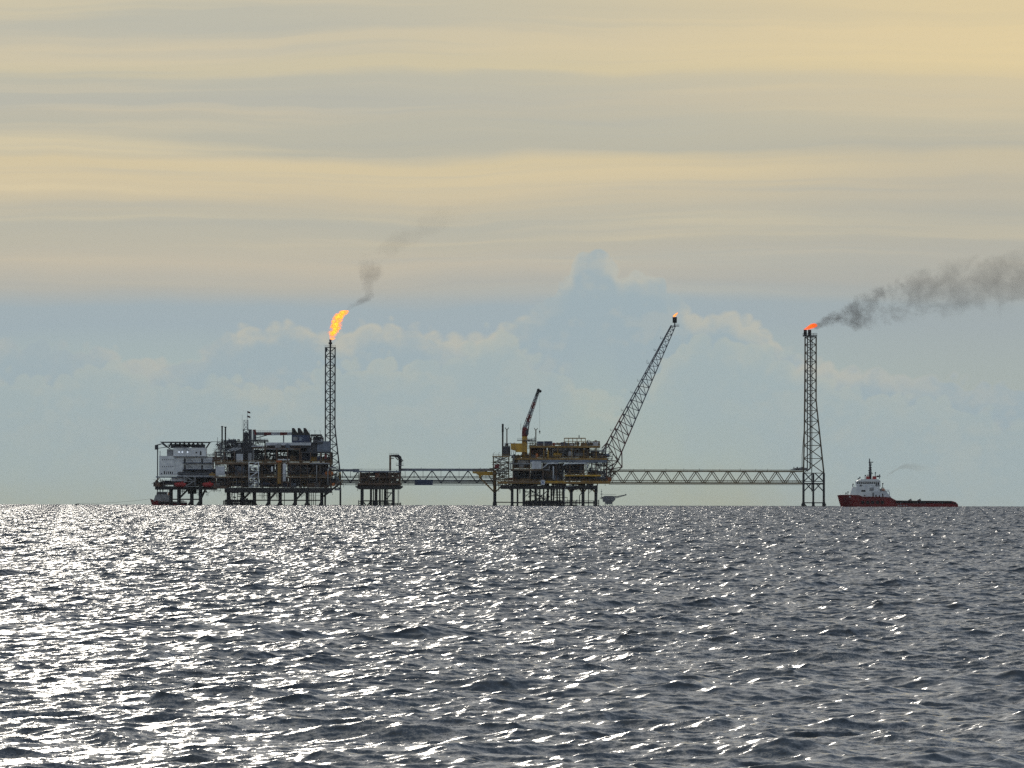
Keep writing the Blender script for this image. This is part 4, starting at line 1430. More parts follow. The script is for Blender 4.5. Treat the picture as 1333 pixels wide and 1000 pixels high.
    for i in range(6):
        for j in range(3):
            fs.append((i * 4 + j, i * 4 + 4 + j, i * 4 + 5 + j, i * 4 + 1 + j))
    m.raw(vs, fs)
    m.raw([(v[0], v[1], Z(596.62)) for v in vs], [f[::-1] for f in fs])
    m.build('tarpaulin', 'blue', T)
    pblock(T, 'life_raft', 697.6, 700.4, 590.5, 596.2, y0 + 0.6, y0 + 2.4, 'orange')
    MB().capsule((X(713.6), y0 + 1.5, Z(596.4)), (X(713.6), y0 + 1.5, Z(586)), 0.55, 10).build('gas_bottle', 'yellow', T)
    MB().capsule((X(742), y0 + 1.4, Z(595)), (X(742), y0 + 1.4, Z(587)), 1.2, 12).build('column_vessel', 'grey', T)
    # equipment
    clutter(T, 690, 788, 596.4, 584, y0 + 0.8, y0 + 14, 26, 81, bright=0.16)
    clutter(T, 670, 692, 596.4, 591, y0 + 1, y0 + 12, 6, 82, bright=0.2)
    clutter(T, 668, 790, 626.8, 613, y0 + 0.6, y0 + 14, 34, 83, bright=0.12, big=1.1)
    clutter(T, 706, 788, 618, 604, y0 + 1.2, y0 + 14, 22, 84, bright=0.12)
    clutter(T, 655, 778, 632.4, 628.8, y0 + 2.4, y0 + 14, 22, 85)
    clutter(T, 778, 793, 627, 619, y0 + 1, y0 + 12, 5, 86, bright=0.2)
    pipework(T, 666, 790, 598, 627, y0 - 0.2, y0 + 4, 300, 87, 'dark_steel')
    pipework(T, 666, 792, 583, 627, y0 - 0.2, y0 + 4, 110, 88, 'brown')
    pipework(T, 690, 790, 583, 620, y0 - 0.2, y0 + 3, 60, 89, 'grey', 0.06, 0.13)
    pipework(T, 668, 774, 632, 638, y0 + 3, y1 - 6, 60, 90, 'black_steel')
    pipework(T, 684, 734, 636, 656, y0 + 5, y1 - 6, 46, 96, 'black_steel', 0.12, 0.26)
    pipework(T, 764, 794, 585, 622, y0 + 1, y0 + 12, 80, 91, 'dark_steel')
    # white process pipes on the face
    pipe(T, [(X(707), y0 - 1.0, Z(609.6)), (X(713.6), y0 - 1.0, Z(603.6)), (X(727), y0 - 1.0, Z(603.4))], 0.42, 'pale_grey')
    pipe(T, [(X(733), y0 - 1.0, Z(606)), (X(736), y0 - 1.0, Z(603.8)), (X(762), y0 - 1.0, Z(603.2)), (X(764.6), y0 - 1.0, Z(605)), (X(764.6), y0 - 1.0, Z(610))], 0.42, 'pale_grey')
    pipe(T, [(X(720.4), y0 - 1.0, Z(625)), (X(720.4), y0 - 1.0, Z(607))], 0.36, 'pale_grey')
    pipe(T, [(X(707.5), y0 - 0.8, Z(611.6)), (X(715), y0 - 0.8, Z(611.6)), (X(715), y0 - 0.8, Z(606.5))], 0.28, 'grey')
    pipe(T, [(X(664.6), y0 - 0.4, Z(612)), (X(664.6), y0 - 0.4, Z(604)), (X(669), y0 - 0.4, Z(602)), (X(669), y0 - 0.4, Z(594)), (X(664), y0 - 0.4, Z(592.8))], 0.4, 'grey')
    # open stair tower on the left side
    lv = [[(X(642.5), y0 + 2, Z(p)), (X(662.5), y0 + 2, Z(p)), (X(662.5), y0 + 9, Z(p)), (X(642.5), y0 + 9, Z(p))] for p in (632, 624.5, 617, 609.5, 602, 594.5)]
    lattice(T, lv, 0.38, 0.22, 'lattice_brown', pattern='x', leg_name='stair_tower_post')
    for i in range(5):
        p = 632 - i * 7.5
        pblock(T, 'stair_landing', 642.5, 648, p - 0.5, p, y0 + 1.2, y0 + 9, 'rust')
        pblock(T, 'stair_landing', 657, 663, p - 4.2, p - 3.7, y0 + 1.2, y0 + 9, 'rust')
        for yy, (a, b) in ((y0 + 1.4, (647.5, 657.5)), (y0 + 4.4, (657.5, 647.5))):
            q = MB()
            za, zb = (Z(p - 0.4), Z(p - 4.0)) if a < b else (Z(p - 4.0), Z(p - 7.6))
            for dy in (0, 1.1):
                q.tube([(X(a), yy + dy, za), (X(b), yy + dy, zb)], 0.26, 6)
                q.tube([(X(a), yy + dy, za + 1.1), (X(b), yy + dy, zb + 1.1)], 0.07, 4)
            q.build('stair_flight', 'lattice_brown' if i % 2 else 'grey', T)
    pblock(T, 'stair_roof', 641, 664, 594.0, 595.2, y0 + 1, y0 + 10, 'ochre')
    railing(T, X(641.5), X(664), y0 + 1.1, Z(594.0), 'ochre')
    pblock(T, 'deck_cabin', 644, 650, 604.5, 609.5, y0 + 0.6, y0 + 5, 'dark_red')
    pipework(T, 642, 664, 596, 633, y0 + 1.5, y0 + 9, 110, 92, 'lattice_brown')
    for px in (642.6, 649.4):
        m = MB()
        m.tube([(X(px), y0 + 1.4, Z(594)), (X(px), y0 + 1.4, Z(590.4)), (X(px + 2), y0 + 1.4, Z(588.6))], 0.1, 5)
        m.build('deck_lamp', 'grey', T)
    # stack, Y-posts and roof equipment
    MB().tube([(X(654.6), y0 + 6, Z(596)), (X(654.6), y0 + 6, Z(563)), (X(654.6), y0 + 6, Z(562.9)), (X(654.6), y0 + 6, Z(552))], [0.5, 0.5, 0.62, 0.62], 10).build('vent_stack', 'black_steel', T)
    pblock(T, 'roof_module', 655, 664.6, 581, 593.8, y0 + 4, y0 + 12, 'dark_steel')
    clutter(T, 655, 666, 580.8, 577, y0 + 4, y0 + 11, 3, 93, bright=0.2)
    for px, pyb, pyt in ((660.0, 581, 559.6), (697.6, 580, 560)):
        m = MB()
        m.tube([(X(px), y0 + 5, Z(pyb)), (X(px), y0 + 5, Z(pyt))], 0.36, 8)
        for s_ in (-1, 1):
            m.tube([(X(px), y0 + 5, Z(pyt)), (X(px + s_ * 1.9), y0 + 5, Z(pyt - 1.6)), (X(px + s_ * 2.0), y0 + 5, Z(pyt - 2.8))], 0.24, 6)
            m.tube([(X(px), y0 + 5, Z(pyb - 4)), (X(px + s_ * 2), y0 + 5, Z(pyb))], 0.16, 5)
        m.build('boom_cradle_post', 'lattice_brown', T)
    for a, b, t, mt in ((699, 708, 574.8, 'navy'), (708.4, 719, 574.6, 'navy'), (719.4, 722.5, 576.6, 'dark_red'), (730, 737, 576.0, 'navy'), (737.5, 748, 576.8, 'dark_steel')):
        pblock(T, 'deck_container', a, b, t, 580.4, y0 + 3, y0 + 6, mt)
    pblock(T, 'deck_container', 741.6, 746, 578.0, 580.3, y0 + 1, y0 + 2.6, 'pale_grey')
    clutter(T, 722, 780, 580.4, 576, y0 + 3, y0 + 12, 10, 94)
    for i in range(6):
        px = 734.6 + i * 5.5
        for yy in (y0 + 3, y0 + 12):
            bar(T, 'frame_post', (X(px), yy, Z(580.4)), (X(px), yy, Z(570.6)), 0.2, 'ochre')
    for yy in (y0 + 3, y0 + 12):
        bar(T, 'frame_rail', (X(734.4), yy, Z(570.6)), (X(762.3), yy, Z(570.6)), 0.26, 'ochre')
        bar(T, 'frame_rail', (X(734.4), yy, Z(574.6)), (X(762.3), yy, Z(574.6)), 0.14, 'ochre')
    MB().tube([(X(753.8), y0 + 5, Z(570.4)), (X(753.8), y0 + 5, Z(566.5))], 0.3, 6).build('beacon', 'dark_steel', T)
    clutter(T, 764, 780, 580.4, 573.4, y0 + 2, y0 + 10, 6, 95, bright=0.3)
    m = MB()
    m.tube([(X(766 + 4 * math.cos(a)), y0 + 3, Z(579 - 6 * math.sin(a))) for a in [math.pi * k / 8 for k in range(9)]], 0.16, 6)
    m.build('hose_arch', 'lattice_brown', T)
    return T


def central_crane():
    y = -13.0
    T = thing('pedestal_crane', 'yellow-based pedestal crane with a raised red and white boom on the central platform', 'crane', (X(683), y, Z(596.6)))
    MB().tube([(X(683), y, Z(597)), (X(683), y, Z(567.6))], [1.7, 1.55], 12).build('pedestal', 'yellow', T)
    m = MB()
    m.prism([(X(671.5), Z(588.8)), (X(671.5), Z(577.4)), (X(686), Z(577.4)), (X(686), Z(588.8))][::-1], y - 4.5, y - 1.75)
    m.prism([(X(665.2), Z(585.4)), (X(665.2), Z(577.6)), (X(671.45), Z(577.4)), (X(671.45), Z(587))][::-1], y - 4.0, y + 2.5)
    m.build('fuel_tank', 'yellow', T)
    for px in (666, 668.6, 671):
        bar(T, 'tank_leg', (X(px), y - 3.8, Z(592)), (X(px + 0.8), y - 3.8, Z(585.8)), 0.2, 'pale_grey')
    pblock(T, 'crane_walkway', 673.4, 697, 573.4, 574.2, y - 3, y + 3, 'dark_steel')
    railing(T, X(673.4), X(697), y - 2.9, Z(573.4), 'dark_steel')
    pipework(T, 686.5, 697, 572, 584, y - 2.5, y + 2, 26, 101, 'dark_steel')
    m = MB()
    m.prism([(X(679.4), Z(568)), (X(679.8), Z(558)), (X(681.6), Z(555.8)), (X(686.2), Z(557.4)), (X(687.4), Z(568))][::-1], y - 1.6, y + 1.6)
    hs = m.build('machine_house', 'dark_red', T)
    MB().tube([(X(678), y - 1, Z(560)), (X(678), y - 1, Z(551.5))], 0.1, 5).build('whip_antenna', 'grey', hs)
    MB().box(X(684.6), X(688.2), y - 2.6, y - 1.62, Z(566), Z(560)).build('operator_cab', 'dark_steel', T)
    A, B = Vector((X(683.4), y, Z(559))), Vector((X(700.8), y, Z(509)))
    d = (B - A).normalized()
    s = Vector((d.z, 0, -d.x))
    cuts = [0.0, 0.20, 0.37, 0.54, 0.70, 0.86, 1.0]
    cols = ['grey', 'dark_red', 'grey', 'dark_red', 'grey', 'black_steel']
    for i in range(6):
        p, q = A.lerp(B, cuts[i]), A.lerp(B, cuts[i + 1])
        wa, wb = 1.45 - 0.75 * cuts[i], 1.45 - 0.75 * cuts[i + 1]
        m = MB()
        P = [p - s * wa, p + s * wa, q + s * wb, q - s * wb]
        for yy in (-0.75, 0.75):
            for c, e in ((0, 3), (1, 2)):
                m.tube([P[c] + Vector((0, yy, 0)), P[e] + Vector((0, yy, 0))], 0.24, 6)
            nb = 3
            for k in range(nb):
                u, v = k / nb, (k + 1) / nb
                a, b = (P[0].lerp(P[3], u), P[1].lerp(P[2], v)) if k % 2 else (P[1].lerp(P[2], u), P[0].lerp(P[3], v))
                m.tube([a + Vector((0, yy, 0)), b + Vector((0, yy, 0))], 0.18, 5)
        pa = [p - s * wa * 0.62, p + s * wa * 0.62, q + s * wb * 0.62, q - s * wb * 0.62]
        m.raw([tuple(v + Vector((0, yy, 0))) for yy in (-0.5, 0.5) for v in pa], [(0, 1, 2, 3), (7, 6, 5, 4), (0, 4, 5, 1), (1, 5, 6, 2), (2, 6, 7, 3), (3, 7, 4, 0)])
        m.build('boom_section', cols[i], T)
    m = MB()
    m.capsule(B + Vector((0, -0.9, 0.4)), B + Vector((0, 0.9, 0.4)), 0.95, 10)
    m.capsule((X(703.2), y - 0.6, Z(509.6)), (X(703.2), y + 0.6, Z(509.6)), 0.85, 10)
    m.tube([B, (X(703.2), y, Z(509.4))], 0.3, 6)
    m.build('boom_head', 'black_steel', T)
    bar(T, 'luffing_cylinder', (X(686.8), y, Z(566)), A.lerp(B, 0.22) + s * 0.9, 0.4, 'grey')
    bar(T, 'hoist_rope', (X(702.6), y, Z(510)), (X(702.6), y, Z(561.4)), 0.055, 'rope')
    m = MB()
    m.capsule((X(702.6), y, Z(563.4)), (X(702.6), y, Z(560.6)), 0.42, 8)
    m.tube([(X(702.6), y, Z(563.3)), (X(703.4), y, Z(564.4)), (X(702.5), y, Z(565.2)), (X(701.8), y, Z(564.4))], 0.14, 6)
    m.build('hook_block', 'dark_steel', T)
    return T


def flare_boom():
    T = thing('flare_boom', 'long grey lattice boom leaning up to the right from the central platform', 'flare boom', (X(800), 0, Z(600)))
    A0, A1 = Vector((X(790.0), 0, Z(576.5))), Vector((X(804.4), 0, Z(600)))
    B0, B1 = Vector((X(873.4), 0, Z(423))), Vector((X(879.0), 0, Z(424.6)))
    n = 19
    lv = []
    for i in range(n + 1):
        t = i / n
        t = 1 - (1 - t) ** 1.22
        a, b = A0.lerp(B0, t), A1.lerp(B1, t)
        hy = 5.6 * (1 - t) + 1.2 * t
        lv.append([a + Vector((0, -hy, 0)), b + Vector((0, -hy, 0)), b + Vector((0, hy, 0)), a + Vector((0, hy, 0))])
    nl = 4
    red = 4
    for k in range(nl):
        MB().tube([l[k] for l in lv[red:]], [0.33 - 0.1 * i / n for i in range(n + 1 - red)], 8).build('chord', 'lattice_grey', T)
        MB().tube([l[k] for l in lv[:red + 1]], 0.34, 8).build('chord', 'lattice_red', T)
    for i in range(n):
        mt = 'lattice_red' if i < red else 'lattice_grey'
        r = 0.21 - 0.06 * i / n
        for k in range(nl):
            j = (k + 1) % nl
            bar(T, 'ring_brace', lv[i][k], lv[i][j], r, mt)
            if (i + k) % 2:
                bar(T, 'diagonal_brace', lv[i][k], lv[i + 1][j], r, mt)
            else:
                bar(T, 'diagonal_brace', lv[i][j], lv[i + 1][k], r, mt)
        if i < 9:
            bar(T, 'inner_brace', lv[i][0], lv[i + 1][2], r * 0.8, mt)
    # flare pipes along the upper chord, walkway hoops
    for o, r in ((-1.3, 0.26), (0.2, 0.34), (1.4, 0.2)):
        p0, p1 = A0 + Vector((0.9, o, -2.2)), B0 + Vector((0.3, o * 0.3, 0))
        MB().tube([p0 + Vector((-4, 0, -2.5)), p0, p1], r, 8).build('flare_pipe', 'lattice_grey', T)
    for t in (0.10, 0.27, 0.42, 0.52, 0.67, 0.78, 0.88):
        p = A0.lerp(B0, t) + Vector((-0.7, -1.2, 0.2))
        m = MB()
        m.tube([p, p + Vector((-1.0, 0, 0.1)), p + Vector((-1.0, 0, 1.3 if t != 0.67 else 2.4))], 0.13, 5)
        m.tube([p + Vector((0, 0, 0)), p + Vector((0.1, 0, 1.0))], 0.11, 5)
        m.build('lamp_bracket', 'lattice_grey', T)
    # foot: struts from the boom heel back to the decks
    K = Vector((X(810), 0, Z(608)))
    for s in (-1, 1):
        y = 5.6 * s
        v = Vector((0, y, 0))
        D1, D2, D3, D4 = [Vector((X(px), y, Z(py))) for px, py in ((788, 625.5), (786, 612), (780, 598.5), (783.6, 583))]
        for a, b in ((A1 + v, K + v), (K + v, D1), (A1 + v, D1), (A1 + v, D2), (A0 + v, D3), (A0 + v, D4), (A0 + v, D2), (A1 + v, D3), (K + v, D2), (A0 + v, A1 + v),
                     (A0.lerp(B0, 0.06) + v, D3), (K + v, A1.lerp(B1, 0.07) + v), (Vector((X(796), y, Z(588))), D3), (Vector((X(798), y, Z(604))), Vector((X(794), y, Z(626)))), (D3, Vector((X(802), y, Z(618))))):
            bar(T, 'heel_strut', a, b, 0.26, 'lattice_red' if (a - b).length < 12 else 'lattice_brown')
    for p in (K, A0, A1):
        bar(T, 'heel_beam', p + Vector((0, -5.6, 0)), p + Vector((0, 5.6, 0)), 0.3, 'lattice_red')
    rg = random.Random(7)
    for i in range(34):
        a = Vector((X(rg.uniform(782, 800)), rg.uniform(-7, 7), Z(rg.uniform(590, 624))))
        b = a + Vector((rg.uniform(-4, 5), rg.uniform(-2, 2), rg.uniform(-5, 5)))
        bar(T, 'heel_brace', a, b, 0.15, 'lattice_brown' if i % 2 else 'lattice_dark')
    # tip
    m = MB()
    m.tube([(X(878.2), 0, Z(424)), (X(878.2), 0, Z(419.8))], 0.35, 8)
    m.build('tip_neck', 'black_steel', T)
    MB().tube([(X(878.2), 0, Z(420)), (X(878.2), 0, Z(412.4))], [1.25, 1.35], 14).build('flare_tip', 'black_steel', T)
    block(T, 'tip_platform', X(872.5), X(884), -2, 2, Z(424.6), Z(423.6), 'lattice_grey')
    railing(T, X(877), X(884), -1.9, Z(423.6), 'lattice_grey', 1.0, 1.0)
    return T


def flare_tower_right():
    y = 0.0
    T = thing('flare_tower', 'tall lattice flare tower standing alone in the sea at the right bridge end', 'flare tower', (X(1058), y, 0), 'lattice flare towers')
    pys = [616, 597, 580, 563.5, 548.5, 534.5, 521.5, 508.5, 495.5, 483, 471, 459.5, 449, 439]
    lv = []
    for py in pys:
        k = max(0.0, (py - 521.5) / (616 - 521.5))
        xl = 1047.9 - 1.7 * k
        xr = 1062.4 + 10.3 * k
        hy = (xr - xl) / 2 * S
        z = Z(py, 1058)
        lv.append([(X(xl), y - hy * 0.6, z), (X(xr), y - hy * 0.6, z), (X(xr), y + hy * 0.6, z), (X(xl), y + hy * 0.6, z)])
    lattice(T, lv, 0.38, 0.19, 'lattice_brown', skip_ring=1, pattern='x')
    hb = (1072.7 - 1046.2) / 2 * S * 0.6
    # jacket
    zt = Z(616, 1058)
    for px in (1046.2, 1072.7):
        for s in (-hb, hb):
            MB().tube([(X(px), y + s, -6), (X(px), y + s, 2.2), (X(px), y + s, 3.4), (X(px), y + s, zt)], [0.95, 0.9, 0.62, 0.6], 10).build('jacket_leg', 'black_steel', T)
    MB().tube([(X(1059), y, -6), (X(1059), y, 2.2), (X(1059), y, 3.4), (X(1059), y, zt)], [0.9, 0.85, 0.6, 0.6], 10).build('jacket_leg', 'black_steel', T)
    for py, r in ((629.8, 0.45), (654.6, 0.3), (626.8, 0.2)):
        z = Z(py, 1058)
        P = [(X(1046.2), y - hb, z), (X(1072.7), y - hb, z), (X(1072.7), y + hb, z), (X(1046.2), y + hb, z)]
        for k in range(4):
            bar(T, 'jacket_brace', P[k], P[(k + 1) % 4], r, 'black_steel')
    for s in (-hb, hb):
        for a, b in (((1046.4, 640), (1056, 630)), ((1059, 640), (1050, 630)), ((1059, 640), (1068, 630)), ((1072.5, 640), (1063, 630)),
                     ((1046.4, 627), (1058, 616)), ((1072.4, 627), (1061, 616)), ((1058, 627), (1048, 616)), ((1060, 627), (1071, 616)), ((1046.4, 655), (1052, 661))):
            bar(T, 'jacket_brace', (X(a[0]), y + s, Z(a[1], 1058)), (X(b[0]), y + s, Z(b[1], 1058)), 0.24, 'lattice_dark')
    for px in (1043.6, 1075.2):
        m = MB()
        m.tube([(X(px), y - hb, 0.0), (X(px), y - hb, Z(656, 1058))], 0.22, 6)
        m.tube([(X(px), y - hb, Z(656, 1058)), (X(1046.2 if px < 1050 else 1072.7), y - hb, Z(656, 1058))], 0.22, 6)
        m.build('fender_post', 'black_steel', T)
    # risers
    for px, r, pyb in ((1051.2, 0.34, 614), (1054.9, 0.42, 611), (1057, 0.26, 640)):
        MB().tube([(X(px), y + 0.5, Z(pyb, 1058)), (X(px), y + 0.5, Z(437, 1058))], r, 8).build('riser_pipe', 'lattice_dark' if px > 1052 else 'lattice_grey', T)
    pipe(T, [(X(1054.9), y + 0.5, Z(609)), (X(1053), y + 0.5, Z(611)), (X(1030), y + 0.5, Z(611))], 0.42, 'blue_grey', 'riser_pipe')
    MB().tube([(X(1044.2), y - 2, Z(612)), (X(1044.2), y - 2, Z(592)), (X(1046.6), y - 2, Z(560)), (X(1047.5), y - 2, Z(440))], 0.2, 6).build('ladder_rail', 'lattice_brown', T)
    block(T, 'top_platform', X(1045), X(1063.4), y - 4, y + 4, Z(438.2, 1058), Z(436.6, 1058), 'lattice_dark')
    railing(T, X(1045), X(1063.4), y - 3.9, Z(436.6, 1058), 'lattice_dark')
    railing(T, X(1045), X(1063.4), y + 3.9, Z(436.6, 1058), 'lattice_dark')
    for a, b in ((1046.0, 1050.3), (1051.6, 1056.0)):
        MB().tube([(X((a + b) / 2), y, Z(436.5, 1058)), (X((a + b) / 2), y, Z(429.4, 1058))], (b - a) / 2 * S, 14).build('flare_tip', 'black_steel', T)
    clutter(T, 1034, 1047, 612.4, 608.4, -2, 3, 4, 111, bright=0.1)
    return T


central_platform()
central_crane()
flare_boom()
nodes = [801 + i * 21.0 for i in range(12)]
bridge(793, 1046.5, 612.8, 630.0, nodes, 0.0, 'long bare truss bridge from the central platform to the lone flare tower', 'lattice_tan', 'lattice_tan', True)
flare_tower_right()

# ----------------------------------------------------------------------------
# vessels, far platform, buoy
# ----------------------------------------------------------------------------
def loft(parent, name, mat, sections, cap=True):
    """hull from cross-sections: each a list of points of equal number"""
    vs, fs = [], []
    n = len(sections[0])
    for s in sections:
        vs += s
    for i in range(len(sections) - 1):
        for k in range(n - 1):
            fs.append((i * n + k, i * n + k + 1, (i + 1) * n + k + 1, (i + 1) * n + k))
    if cap:
        fs.append(tuple(range(n - 1, -1, -1)))
        b = (len(sections) - 1) * n
        fs.append(tuple(b + k for k in range(n)))
    return MB().raw(vs, fs, False).build(name, mat, parent)


def supply_vessel():
    y = -150.0
    B = W(1091, 660.6, y)
    sc = (DIST + y) / FPX
    z0 = -(y * y) / (2 * R_EARTH)
    T = thing('supply_vessel', 'red-hulled supply vessel with white wheelhouse and long low afterdeck, right of the flare tower', 'ship',
              (W(1168, 660, y).x, y, z0))
    x_ = lambda px: W(px, 640, y).x
    z_ = lambda py: (661.0 - py) * sc
    hb = 7.6
    # stations along the hull: px, half breadth at deck, at waterline, sheer py
    st = [(1090.2, 0.25, 0.05, 646.0, 0.0), (1092.4, 1.9, 0.2, 645.4, 1.0), (1096, 4.0, 1.8, 645.2, 4.6), (1102, 6.0, 4.4, 645.2, 6.0), (1110, 7.2, 6.6, 645.4, 7.2), (1117.6, hb, 7.3, 645.6, 7.6),
          (1122, hb, 7.5, 647.4, hb), (1150, hb, hb, 647.8, hb), (1158.5, hb, hb, 648.4, hb), (1166, hb, hb, 652.4, hb), (1180, hb, hb, 652.6, hb), (1238, hb, hb, 652.9, hb),
          (1243, hb, hb, 654.2, hb), (1246.4, hb, hb, 657.6, hb), (1247.2, hb * 0.97, hb * 0.97, 660.0, hb)]
    secs = []
    for i, (px, bd, bw, sp, _) in enumerate(st):
        xx = x_(px)
        xw = x_(max(px, 1094.6 + max(0, (px - 1090.2)) * 0.82)) if px < 1117 else xx
        zt = z_(sp)
        zm = zt * 0.45
        secs.append([(xx, y - bd, zt), ((xx + xw) / 2, y - (bd + bw) / 2, zm), (xw, y - bw, 0.2), (xw, y - bw * 0.9, -3.0), (xw, y + bw * 0.9, -3.0), (xw, y + bw, 0.2),
                     ((xx + xw) / 2, y + (bd + bw) / 2, zm), (xx, y + bd, zt)])
    h = loft(T, 'hull', 'hull_red', secs)
    # deck plating a little below the bulwark
    for a, b, zz, mt in ((1093, 1159, 648.2, 'dark_red'), (1159.2, 1241, 656.0, 'dark_steel')):
        MB().box(x_(a) + (2 if a < 1100 else 0), x_(b), y - (5.4 if a < 1100 else 7.4), y + (5.4 if a < 1100 else 7.4), z_(zz) - 0.2, z_(zz)).build('deck', mt, T)
    m = MB()
    for sy in (-1, 1):
        m.tube([(x_(px), y + sy * bd, z_(sp) + 0.02) for px, bd, bw, sp, _ in st[:-1]], 0.24, 6)
    m.build('bulwark_rail', 'dark_red', T)
    m = MB()
    m.tube([(x_(1165.5), y - hb - 0.14, z_(654.4)), (x_(1238), y - hb - 0.14, z_(654.8)), (x_(1243), y - hb - 0.1, z_(656))], 0.34, 6)
    m.tube([(x_(1165.5), y - hb - 0.05, z_(652.9)), (x_(1238), y - hb - 0.05, z_(653.2))], 0.4, 6)
    m.build('rubbing_strake', 'rubber', T)
    for i in range(5):
        px = 1122.6 + i * 6.4
        MB().tube([(x_(px), y - hb - 0.04, z_(654.4)), (x_(px), y - hb - 0.3, z_(654.4))], [0.95, 0.9], 14).build('tyre_fender', 'rubber', T)
    for px in (1171, 1193, 1203, 1215, 1226):
        MB().box(x_(px), x_(px + 1), y - hb - 0.5, y - hb + 0.1, z_(655.8), z_(654.9)).build('freeing_port', 'grey', T)
    m = MB()
    for px, l in ((1168, 2), (1171, 3), (1175.5, 2), (1179, 1.6)):
        m.box(x_(px), x_(px + l), y - hb - 0.06, y - hb - 0.01, z_(658.9), z_(657.7))
    m.build('draught_marks', 'grey', T)
    m = MB()
    for px in (1237.6, 1241.4, 1244):
        m.box(x_(px), x_(px + 1.6), y - hb + 0.3, y - hb + 0.7, z_(655.6 if px < 1241 else 657), z_(653.4 if px < 1243 else 655.4))
    m.build('stern_opening', 'white', T)
    # house
    def house(name, pts, half, mat):
        return MB().prism([(x_(a), z_(b)) for a, b in pts][::-1], y - half, y + half).build(name, mat, T)
    hs = house('deckhouse', [(1105, 648), (1109.4, 634.4), (1144.6, 634.4), (1145.6, 648)], 6.6, 'white')
    house('aft_house', [(1135, 648.2), (1135, 640), (1153, 640), (1160, 648.2)], 7.0, 'pale_grey')
    house('aft_casing', [(1145.7, 640), (1145.7, 636.6), (1149.5, 637.4), (1154, 640)], 5.0, 'dark_steel')
    br = house('wheelhouse', [(1114.6, 634.4), (1113.4, 627), (1145.6, 627), (1145.6, 634.4)], 6.2, 'white')
    house('wheelhouse_roof', [(1114.6, 627), (1120, 624.3), (1143, 624.3), (1146.2, 627)], 6.5, 'white')
    for i in range(11):
        px = 1115.0 + i * 2.7
        tall = 5.2 if i >= 9 else 2.1
        MB().box(x_(px), x_(px + 1.9), y - 6.32, y - 6.2, z_(628.2 + tall), z_(628.2)).build('window', 'window_dark', br)
    for px, py, w_, h_ in ((1119, 631.4, 2.2, 2.0), (1121, 638.4, 5.0, 2.2), (1124, 645.0, 2.4, 1.0), (1135.4, 642, 1.3, 5.4), (1139, 645, 1.6, 2.4), (1143.6, 645, 1.4, 2.4), (1148, 643, 1.4, 4)):
        MB().box(x_(px), x_(px + w_), y - (7.1 if px > 1135 else 6.7), y - (6.98 if px > 1135 else 6.58), z_(py + h_), z_(py)).build('window', 'window_dark', hs)
    MB().box(x_(1131.5), x_(1137), y - 6.66, y - 6.58, z_(639.5), z_(635)).build('vent_panel', 'grey', hs)
    for a, b, py in ((1109, 1146, 634.3), (1135, 1158, 639.9)):
        m = MB()
        for k in range(14):
            xx = x_(a + (b - a) * k / 13)
            m.tube([(xx, y - 6.6, z_(py)), (xx, y - 6.6, z_(py) + 1.1)], 0.06, 4)
        for q in (0.5, 1.0):
            m.tube([(x_(a), y - 6.6, z_(py) + 1.1 * q), (x_(b), y - 6.6, z_(py) + 1.1 * q)], 0.06, 4)
        m.build('railing', 'pale_grey', T)
    # funnels, mast, gear
    for a, b in ((1127.2, 1132), (1135.4, 1141)):
        house('funnel', [(a, 624.3), (a + 0.4, 620.4), (b - 0.6, 620.4), (b, 624.3)], 2.0, 'red')
    m = MB()
    m.tube([(x_(1132.8), y, z_(624.3)), (x_(1132.6), y, z_(608)), (x_(1131.6), y, z_(597.2))], [0.85, 0.6, 0.26], 8)
    m.build('mast', 'dark_steel', T)
    for py, l, d in ((602.4, 3.4, 1), (604.4, 1.4, -1), (606, 1.6, -1), (611.6, 1.5, -1), (617.4, 3.0, 1), (609.6, 1.8, 1), (613.4, 2.6, -1), (615.5, 2.2, 1), (619.2, 4.4, -1)):
        xm = x_(1132.6)
        m = MB()
        m.tube([(xm - d * 0.9, y, z_(py)), (xm + d * l * sc, y, z_(py) + 0.1)], 0.28, 6)
        m.box(xm + d * (l - 0.9) * sc - 0.3, xm + d * l * sc + 0.25, y - 1.0, y + 1.0, z_(py) - 0.1, z_(py) + 0.35)
        m.build('mast_spreader', 'dark_steel', T)
    for px, pyb, pyt in ((1139.2, 621, 616), (1144.6, 624, 619), (1126, 624.4, 619.6), (1119, 626, 622), (1117, 627, 623.6), (1148.8, 635, 630), (1103.6, 645.4, 641), (1101, 645.4, 642.6), (1110, 634.4, 631)):
        m = MB()
        m.tube([(x_(px), y - 2, z_(pyb)), (x_(px), y - 2, z_(pyt))], 0.22, 6)
        m.capsule((x_(px) - 0.3, y - 2, z_(pyt)), (x_(px) + 0.5, y - 2, z_(pyt)), 0.42, 8)
        m.build('deck_fitting', 'dark_steel', T)
    m = MB()
    for k in range(5):
        m.tube([(x_(1140 + k * 1.3), y - 1.6 + k * 0.5, z_(621.6)), (x_(1142.5 + k * 0.9), y - 1.6 + k * 0.5, z_(619.6 + k * 0.2))], 0.24, 6)
    m.build('exhaust_pipes', 'dark_steel', T)
    # rescue boat and davit aft
    rb = MB()
    rb.capsule((x_(1147), y - 4.6, z_(637.6)), (x_(1151.6), y - 4.6, z_(638.6)), 0.8, 10)
    rb.build('rescue_boat', 'orange', T)
    m = MB()
    m.tube([(x_(1146.6), y - 4, z_(640)), (x_(1147.6), y - 4, z_(635.2)), (x_(1150.6), y - 4, z_(635.8))], 0.24, 6)
    m.build('davit', 'dark_steel', T)
    m = MB()
    m.tube([(x_(1153.4), y - 4.4, z_(644)), (x_(1154.2), y - 4.4, z_(640)), (x_(1155.8), y - 4.4, z_(639.2)), (x_(1157.2), y - 4.4, z_(641)), (x_(1157.6), y - 4.4, z_(645))], 0.3, 6)
